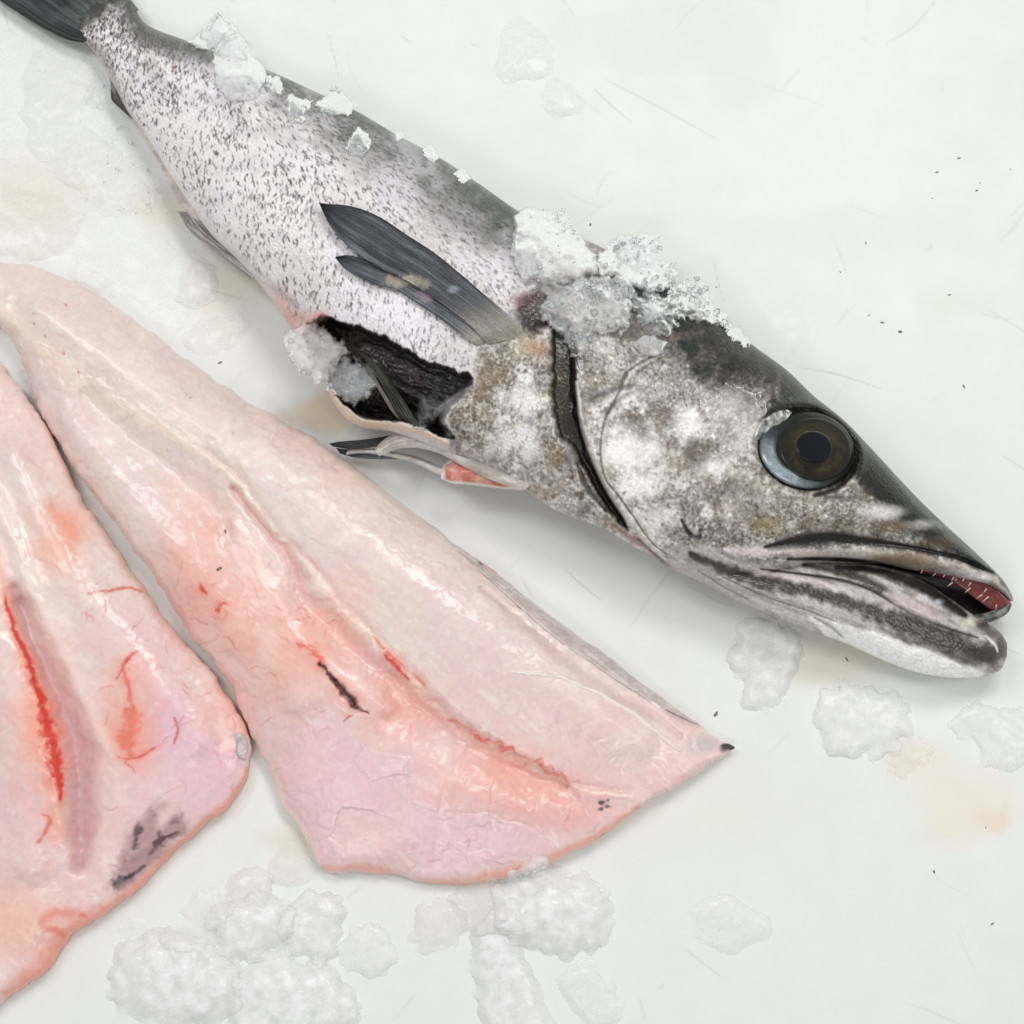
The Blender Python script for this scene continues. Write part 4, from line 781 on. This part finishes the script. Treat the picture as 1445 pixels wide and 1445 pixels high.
# ------------------------------------------------------------------ ice
def ice(pts, h, label, mat=None, base=None, rag=4.0, cell=15, group=None, name='ice_chunk', seed=None, grain=1.0, dens=1.0, step=1.25, k=None, grow=None):
    """a lump of crushed ice with a crystalline scalloped edge; rests on whatever lies below"""
    grow = (6 if group == G2 else 0) if grow is None else grow
    if group in (G2, G3): h = h * .62
    if group == G2: rag = rag * 1.5 + 1; cell = cell * 1.25
    seed = seed or int(abs(pts[0][0] * 13 + pts[0][1] * 7)) % 5000
    c = curve(list(pts) + [pts[0]], 5); p = c[:, :2]
    ex = rag * 2 + 10; x0, y0, x1, y1 = p[:, 0].min() - ex, p[:, 1].min() - ex, p[:, 0].max() + ex, p[:, 1].max() + ex
    gx_, gy_ = np.meshgrid(np.arange(x0, x1, step), np.arange(y0, y1, step), indexing='ij')
    best = np.full(gx_.shape, 1e9)
    for (ax_, ay_), (bx_, by_) in zip(p, np.roll(p, -1, 0)):
        vx, vy = bx_ - ax_, by_ - ay_; LL = vx * vx + vy * vy
        if LL < 1e-6: continue
        t_ = np.clip(((gx_ - ax_) * vx + (gy_ - ay_) * vy) / LL, 0, 1); best = np.minimum(best, np.hypot(gx_ - ax_ - t_ * vx, gy_ - ay_ - t_ * vy))
    sd_ = np.where(poly_in(gx_, gy_, [tuple(q) for q in p]), best, -best)
    f1, f21, rid, pl = worley(gx_, gy_, cell, seed); g1, g21, gid, gpl = worley(gx_, gy_, cell * .42, seed + 3)
    nz = fbm(gx_, gy_, 34, seed + 9, 4)
    sd_ = sd_ + rag * (.55 - f1) * 2.0 + rag * .6 * (.5 - g1) * 1.8 + (rag * 1.2 + 5) * (nz - .5) * 2
    sd_ = sd_ + grow
    k = k or (max(8., min(18., h * .5)) if group in (G2, G3) else max(4., min(9., h * .28)))
    lift = 1 - np.exp(-np.clip(sd_, 0, None) / k)
    top_ = h * .62 * lift * (.75 + .5 * nz) + lift * grain * ((pl - .3) * h * .10 + (gpl - .4) * 1.1 - .8 * f1)
    for _ in range(40 if group in (G2, G3) else 2): top_ = (top_ * 2 + np.roll(top_, 1, 0) + np.roll(top_, -1, 0) + np.roll(top_, 1, 1) + np.roll(top_, -1, 1)) / 6
    top_ = np.maximum(top_, 1.2)
    ok = sd_ > 0
    zb = (sample(ZMAP, gx_, gy_) if base is None else base + 0 * gx_)
    if group == G1:                                   # pressed together lumps bridge the rounding of the fish
        inside = zb[(zb > 25) & ok]; ref = np.median(inside) if inside.size else 60.
        zb = np.where(zb < .62 * ref, .62 * ref, zb)
        for _ in range(10): zb = (zb + np.roll(zb, 2, 0) + np.roll(zb, -2, 0) + np.roll(zb, 2, 1) + np.roll(zb, -2, 1)) / 5
    zb = zb - .8 if base is None else zb
    # cells whose four corners are inside
    cell_ok = ok[:-1, :-1] & ok[1:, :-1] & ok[:-1, 1:] & ok[1:, 1:]
    nI, nJ = gx_.shape; idx = np.arange(nI * nJ).reshape(nI, nJ)
    F1 = np.stack([idx[:-1, :-1], idx[:-1, 1:], idx[1:, 1:], idx[1:, :-1]], -1)[cell_ok]
    if not len(F1): return None
    used = np.unique(F1); mp_ = -np.ones(nI * nJ, int); mp_[used] = np.arange(len(used)); F1 = mp_[F1]; nU = len(used)
    X, Y, ZB, T = gx_.ravel()[used], gy_.ravel()[used], zb.ravel()[used], top_.ravel()[used]
    # the skirt: edges used once
    E = np.concatenate([F1[:, [0, 1]], F1[:, [1, 2]], F1[:, [2, 3]], F1[:, [3, 0]]]); key = np.sort(E, 1); ky = key[:, 0].astype(np.int64) * nU + key[:, 1]
    _, inv, ct2 = np.unique(ky, return_inverse=True, return_counts=True); Bd = E[ct2[inv] == 1]
    edge_v = np.zeros(nU, bool); edge_v[Bd.ravel()] = True
    zt = ZB + np.where(edge_v, np.minimum(T, .9), T); zbm = np.maximum(ZB, .4)
    Vt = place(X, Y, zt); Vb = place(X, Y, zbm)
    Fb = F1[:, ::-1] + nU; Fs = np.stack([Bd[:, 1], Bd[:, 0], Bd[:, 0] + nU, Bd[:, 1] + nU], -1)
    dn = np.clip((1 - np.exp(-T / (h * .16 + 2.5))) * dens * (.75 + .5 * nz.ravel()[used]), .05, 1)
    ICEMAP[np.clip((Y - Y0).astype(int), 0, CH - 1), np.clip((X - X0).astype(int), 0, CW - 1)] = True
    for ox_ in (0, 1):
        for oy_ in (0, 1): np.maximum.at(ZMAP, (np.clip((Y - Y0).astype(int) + oy_, 0, CH - 1), np.clip((X - X0).astype(int) + ox_, 0, CW - 1)), zt.astype(np.float32))
    if 0: np.maximum.at(ZMAP, (np.clip((Y - Y0).astype(int), 0, CH - 1), np.clip((X - X0).astype(int), 0, CW - 1)), zt.astype(np.float32))
    dnb = dn
    if group in (G2, G3):                             # snowy lumps on the counter
        mat = {None: M_snow, M_ice: M_snow, M_ice_clear: M_snow_clear, M_ice_warm: M_snow_warm, M_ice_pink: M_snow_pink}[mat]; dnb = dn * 0
    me_ = make_mesh(name, np.concatenate([Vt, Vb]), np.concatenate([F1[:, ::-1], Fb[:, ::-1], Fs[:, ::-1]]), None, {'dens': np.concatenate([dn, dnb])})
    o = link(me_, name, mat or M_ice); tag(o, label, 'ice', group or 'lumps of crushed ice'); return o
ICEMAP = np.zeros((CH, CW), bool)
G1, G2, G3 = 'ice on the fish', 'ice on the counter below the fillets', 'ice on the counter around the tail'
# on the fish
ice([(261,60),(285,44),(309,22),(335,46),(316,60),(304,70),(278,71)], 16, 'grey ice sliver at the fish back behind the tall white shard', M_ice_clear, None, 3, 13, G1)
ice([(303,72),(314,48),(328,47),(342,52),(358,79),(374,103),(366,134),(345,142),(322,141),(309,127),(301,96)], 30, 'tall white ice shard on the back of the fish near the tail', None, None, 2.5, 22, G1, grain=.5)
ice([(374,107),(395,107),(403,122),(392,138),(374,131)], 14, 'clear ice bit just right of the tall shard', M_ice_clear, None, 3, 11, G1)
ice([(400,136),(410,130),(428,138),(445,142),(432,163),(424,176),(404,166)], 20, 'whitish ice lump just below the fish back, second from the tall shard', M_ice_clear, None, 2.5, 14, G1, dens=1.3)
ice([(446,150),(470,128),(486,130),(500,155),(484,168),(456,162)], 14, 'nearly clear ice patch on the dorsal edge above the pectoral fin', M_ice_clear, None, 3, 12, G1, dens=.6)
ice([(492,195),(508,180),(522,192),(524,214),(506,222),(490,212)], 18, 'bluish clear ice lump on the speckled flank above the pectoral fin tip', M_ice_clear, None, 2.5, 14, G1)
ice([(553,186),(566,180),(574,192),(560,199)], 10, 'tiny clear ice crystal left of the egg-shaped one on the back', M_ice_clear, None, 2, 9, G1)
ice([(596,211),(609,202),(622,220),(613,234),(598,224)], 16, 'small egg-shaped ice crystal on the dorsal edge mid-body', M_ice_clear, None, 1.5, 16, G1, grain=.4)
ice([(640,243),(652,238),(664,250),(652,258)], 8, 'small clear ice crumb on the green part of the back', M_ice_clear, None, 2, 9, G1, dens=.7)
ice([(782,296),(795,290),(803,308),(800,326),(790,314)], 10, 'thin clear ice flake sticking out behind the big white block', M_ice_clear, None, 3, 9, G1)
ice([(730,297),(755,291),(774,294),(786,308),(797,322),(816,336),(838,352),(845,364),(841,386),(811,394),(777,402),(752,397),(735,391),(721,371),(719,335)], 52, 'big smooth white ice block left of the gill clump', None, None, 4, 20, G1, grain=.7)
ice([(849,346),(866,334),(888,330),(912,330),(932,341),(936,360),(950,378),(953,399),(930,414),(894,411),(866,398),(847,384),(846,362)], 46, 'large snowy ice block at the nape of the fish', None, None, 6, 16, G1)
ice([(774,414),(797,396),(838,392),(880,396),(893,424),(890,457),(866,471),(838,474),(830,490),(811,500),(797,478),(775,460),(760,438)], 34, 'wide wet ice mass lying over the top of the gill slit', None, None, 6, 14, G1, dens=.85)
ice([(800,470),(830,476),(836,500),(818,530),(802,500)], 14, 'thin clear ice apron running down over the gill cover', M_ice_clear, None, 4, 12, G1, dens=.7)
ice([(894,418),(935,416),(955,396),(991,402),(1000,421),(1014,434),(1027,460),(1000,458),(972,452),(944,470),(912,463),(893,441)], 20, 'grey see-through granular ice on the dark nape', M_ice_clear, None, 6, 12, G1, dens=.75, grain=1.5)
ice([(806,402),(822,388),(836,396),(838,408),(815,410)], 22, 'small bright cube of ice between the two big blocks', None, None, 2, 22, G1, grain=.4)
ice([(905,430),(922,424),(936,436),(930,450),(912,452)], 16, 'round grey ice pebble on the dark nape', M_ice_clear, None, 2, 14, G1)
ice([(893,486),(908,472),(930,473),(940,488),(920,502),(905,498)], 18, 'separate pale ice pebble below the nape ice, above the cheek', M_ice, None, 2.5, 13, G1, dens=.8)
ice([(1018,452),(1034,460),(1058,480),(1050,488),(1030,474)], 9, 'row of clear ice grains along the edge of the nape', M_ice_clear, None, 4, 9, G1, dens=.8)
ice([(988,551),(1032,541),(1071,557),(1078,584),(1066,626),(1046,650),(1018,630),(996,590)], 7, 'thin translucent frost patch on the cheek left of the eye', M_ice, None, 7, 16, G1, dens=.8, k=14)
ice([(1080,592),(1098,580),(1122,588),(1128,604),(1112,622),(1094,634),(1076,618)], 9, 'clear melting ice overlapping the eye of the fish', M_ice, None, 3, 13, G1, dens=.7)
# in the belly
ice([(404,470),(418,457),(448,456),(470,472),(488,492),(480,512),(458,534),(434,528),(412,500)], 20, 'pink tinted ice at the front of the open belly', M_ice_pink, 122, 6, 15, 'ice in the belly cut', dens=1.1, grain=1.6)
ice([(455,528),(480,506),(500,508),(522,520),(536,545),(520,556),(500,572),(478,562),(462,548)], 34, 'clear crystalline ice lower in the open belly', M_ice_clear, 104, 5, 15, 'ice in the belly cut', dens=1.1)
ice([(588,566),(596,554),(612,558),(628,570),(622,590),(612,606),(584,600)], 78, 'blocky clear ice cube inside the dark belly cavity', M_ice_clear, None, 2, 24, 'ice in the belly cut', grain=.5, dens=.95)
# on the counter
ice([(1045,886),(1085,880),(1110,892),(1129,900),(1122,930),(1108,958),(1100,995),(1062,1000),(1046,962),(1033,935),(1043,908)], 40, 'upright ice lump on the counter under the jaw of the fish', None, None, 5, 15, G2, dens=.9)
ice([(1165,985),(1200,976),(1250,977),(1270,1005),(1276,1032),(1240,1058),(1180,1055),(1155,1022)], 34, 'broad ice lump below the lower jaw tip', None, None, 5, 18, G2, dens=.85)
ice([(1256,1056),(1275,1044),(1300,1056),(1304,1078),(1270,1086)], 16, 'small yellowish ice bit touching the broad lump below the jaw', M_ice_warm, None, 4, 12, G2)
ice([(1347,1020),(1375,1003),(1420,1005),(1456,1015),(1456,1075),(1400,1086),(1380,1045)], 26, 'flat ice lump cut off by the right edge', None, None, 5, 18, G2, dens=.7)
ice([(975,1282),(1005,1268),(1060,1285),(1077,1312),(1040,1340),(990,1325)], 20, 'faint melting ice flake alone in the lower right', None, None, 3, 24, G2, dens=.7, grain=.5)
ice([(180,1300),(198,1298),(212,1316),(196,1330),(174,1330)], 16, 'small clear ice fragment above the round white lump', M_ice_clear, None, 4, 11, G2)
ice([(262,1300),(280,1252),(300,1255),(310,1290),(300,1330),(260,1335),(240,1325)], 24, 'clear jagged ice between the left fillet tip and white heap', M_ice_warm, None, 4, 13, G2, dens=.7)
ice([(168,1342),(220,1315),(290,1325),(330,1370),(322,1424),(270,1452),(200,1446),(165,1400)], 62, 'big round white ice lump at the bottom left', None, None, 4, 18, G2, grain=.7)
ice([(303,1292),(340,1270),(392,1275),(402,1312),(372,1342),(318,1347)], 52, 'upper white lump in the bottom left ice heap', None, None, 5, 16, G2)
ice([(322,1250),(350,1228),(374,1238),(374,1268),(340,1276)], 36, 'small pale lump at the peak of the bottom left heap', M_ice_warm, None, 4, 13, G2)
ice([(398,1300),(425,1272),(462,1265),(484,1300),(470,1345),(415,1345)], 44, 'right-hand snowy lump of the bottom left ice heap', None, None, 5, 15, G2)
ice([(335,1372),(390,1350),(450,1365),(490,1400),(486,1450),(420,1470),(340,1462)], 56, 'wide white lump at the bottom edge beside the round one', None, None, 4, 20, G2, grain=.7)
ice([(484,1330),(512,1312),(546,1318),(548,1355),(520,1372),(490,1362)], 26, 'low clear lump right of the bottom left ice heap', None, None, 4, 15, G2, dens=.75)
ice([(388,1215),(400,1182),(425,1180),(446,1205),(450,1232),(420,1244),(395,1240)], 22, 'yellowish clear ice tucked against the fillet cut end', M_ice_warm, None, 4, 13, G2, dens=.7)
ice([(584,1300),(605,1276),(632,1278),(646,1302),(632,1336),(600,1345),(582,1325)], 34, 'yellowish grainy ice ball between the two heaps', M_ice_warm, None, 4, 11, G2, dens=1.1)
ice([(640,1270),(660,1244),(690,1236),(704,1260),(700,1296),(665,1306)], 32, 'pinkish clear lump touching the fillet lower edge', M_ice_pink, None, 5, 13, G2, dens=.8)
ice([(702,1262),(735,1238),(752,1216),(790,1228),(830,1244),(858,1280),(850,1320),(800,1342),(740,1330),(708,1300)], 58, 'large snowy ice heap under the fillet cut end', None, None, 6, 16, G2)
ice([(674,1322),(700,1286),(724,1298),(738,1360),(768,1420),(790,1470),(700,1470),(674,1385)], 40, 'long white ice shard pointing up at the bottom edge', None, None, 3, 26, G2, grain=.5)
ice([(796,1378),(822,1362),(860,1390),(872,1430),(845,1450),(812,1420)], 24, 'elongated faint ice flake right of the long shard', None, None, 3, 22, G2, dens=.75, grain=.5)
# around the tail and up on the board
ice([(-60,60),(40,40),(100,75),(140,120),(150,170),(200,215),(240,290),(300,370),(310,430),(250,470),(200,440),(110,375),(20,350),(-60,345)], 9, 'broad pale slush bed between the tail and the fillet', M_ice, None, 9, 30, G3, dens=.55, grain=1.2)
ice([(130,110),(150,98),(166,112),(160,140),(146,152),(124,140)], 22, 'grey clear ice fragment against the tail underside', M_ice_clear, None, 4, 11, G3)
ice([(60,70),(110,80),(140,110),(122,150),(140,200),(190,240),(210,290),(160,300),(90,260),(40,200),(30,120)], 18, 'broad sheet of melting ice left of the tail', None, None, 7, 26, G3, dens=.6, grain=.8)
ice([(150,160),(190,190),(222,240),(240,280),(220,296),(180,250),(150,205)], 16, 'wet ice strip along the belly edge by the tail', M_ice_clear, None, 5, 14, G3, dens=.6)
ice([(-40,280),(30,264),(80,280),(112,300),(100,340),(40,366),(-40,360)], 22, 'yellowish flat ice lump above the fillet at the left edge', M_ice_warm, None, 6, 24, G3, dens=.75, grain=.6)
ice([(100,362),(130,346),(160,362),(164,392),(130,414),(102,400)], 14, 'thin warm ice flake beside the fillet upper edge', M_ice_warm, None, 4, 18, G3, dens=.55)
ice([(250,385),(275,366),(302,374),(306,410),(285,438),(255,425)], 24, 'pale round ice lump between belly and fillet', None, None, 4, 16, G3, dens=.75)
ice([(256,475),(285,452),(320,440),(345,446),(338,480),(310,502),(275,498)], 24, 'ice wedge leaning at the fillet upper edge', M_ice_warm, None, 4, 15, G3, dens=.85)
ice([(346,528),(362,512),(388,526),(392,552),(370,562)], 10, 'thin clear ice flake next to the ice wedge', M_ice_clear, None, 3, 14, G3, dens=.5)
ice([(698,70),(715,30),(745,26),(772,60),(782,105),(740,115),(700,108)], 22, 'faint tall white ice lump high on the counter above the fish', None, None, 3, 26, G3, dens=.7, grain=.5)
ice([(764,135),(780,106),(806,112),(826,150),(800,164),(770,160)], 18, 'smaller faint ice lump right below the tall one', None, None, 3, 22, G3, dens=.7, grain=.5)
ice([(1076,440),(1100,424),(1134,440),(1136,490),(1105,512),(1080,490)], 16, 'faint clear ice smear right of the nape', M_ice_clear, None, 6, 18, G3, dens=.4)
ice([(20,10),(32,8),(36,18),(24,22)], 34, 'tiny clear ice crumb on the tail fin', M_ice_clear, 20, 2, 9, G3)
ice([(28,540),(44,524),(56,545),(46,556),(32,552)], 12, 'clear ice bit lodged where the two fillets meet', M_ice_clear, None, 2, 11, G2)

# loose grains: one uncountable scatter
def scatter(name, spots, mat, label, cat, kind='stuff', zoff=.5):
    Vs, Fs = [], []; n = 0
    ico = [(0,0,1),(.894,0,.447),(.276,.851,.447),(-.724,.526,.447),(-.724,-.526,.447),(.276,-.851,.447),(.724,.526,-.447),(-.276,.851,-.447),(-.894,0,-.447),(-.276,-.851,-.447),(.724,-.526,-.447),(0,0,-1)]
    fc = [(0,1,2),(0,2,3),(0,3,4),(0,4,5),(0,5,1),(1,6,2),(2,7,3),(3,8,4),(4,9,5),(5,10,1),(6,7,2),(7,8,3),(8,9,4),(9,10,5),(10,6,1),(11,7,6),(11,8,7),(11,9,8),(11,10,9),(11,6,10)]
    ico = np.array(ico); q = np.random.default_rng(99)
    for (x, y, rx, ry, rz, an) in spots:
        z = float(sample(ZMAP, np.array([float(x)]), np.array([float(y)]))[0]); c = place(x, y, z + rz * zoff); p_ = ico * q.uniform(.65, 1.25, (12, 1)) * np.array([rx, ry, rz]) * S
        ca, sa = math.cos(an), math.sin(an); p_ = np.column_stack([p_[:, 0] * ca - p_[:, 1] * sa, p_[:, 0] * sa + p_[:, 1] * ca, p_[:, 2]]) + c
        Vs.append(p_); Fs += [(a + n, b + n, c2 + n) for a, b, c2 in fc]; n += 12
    me_ = make_mesh(name, np.concatenate(Vs), np.array(Fs), None, {'dens': np.full(n, .75)}); o = link(me_, name, mat, None, False)
    o['label'] = label; o['category'] = cat
    if kind: o['kind'] = kind
    return o
q = np.random.default_rng(17); sp = []
def around(x0, y0, x1, y1, n, r0=1.2, r1=3.2):
    for _ in range(n): r = q.uniform(r0, r1); sp.append((q.uniform(x0, x1), q.uniform(y0, y1), r, r * q.uniform(.6, 1.1), r * q.uniform(.5, .9), q.uniform(0, 6)))
def near(x0, y0, x1, y1, n, r0, r1):
    k = 0
    while k < n:
        x, y = q.uniform(x0, x1), q.uniform(y0, y1); k += 1
        if not ICEMAP[int(y - Y0), int(x - X0)]: continue
        r = q.uniform(r0, r1); sp.append((x, y, r, r * q.uniform(.6, 1.1), r * q.uniform(.5, .9), q.uniform(0, 6)))
near(760, 390, 1030, 500, 420, 1.6, 6); near(840, 330, 960, 420, 120, 1.5, 5); near(720, 290, 850, 400, 60, 1.5, 4); 
near(120, 90, 260, 300, 70, 1.2, 3); near(400, 450, 540, 575, 130, 1.5, 5); near(985, 540, 1080, 650, 60, .8, 2); near(255, 20, 620, 240, 90, 1, 3)
scatter('crushed_ice_grains', sp, M_ice_clear, 'loose small grains of crushed ice scattered over fish and counter', 'ice')
sp = []
for x, y in [(1186,384),(1316,280),(1222,343),(1353,223),(1426,239),(1383,258),(1378,269),(1322,243),(1011,405),(833,317),(1226,445),(1245,455),(1340,416),(1270,468),(318,750),(309,803),(1010,1008),(1391,1168),(1318,1230),(1400,1304),(1195,930),(310,512),(1360,545)]:
    L = q.uniform(1.4, 4.6); sp.append((x, y, L, L * q.uniform(.3, .6), .6, q.uniform(0, 6)))
M_speck = simple('dark_scale_specks', (128, 124, 110), .5)
scatter('scale_specks', sp, M_speck, 'tiny dark scale specks strewn over the white counter', 'scales')
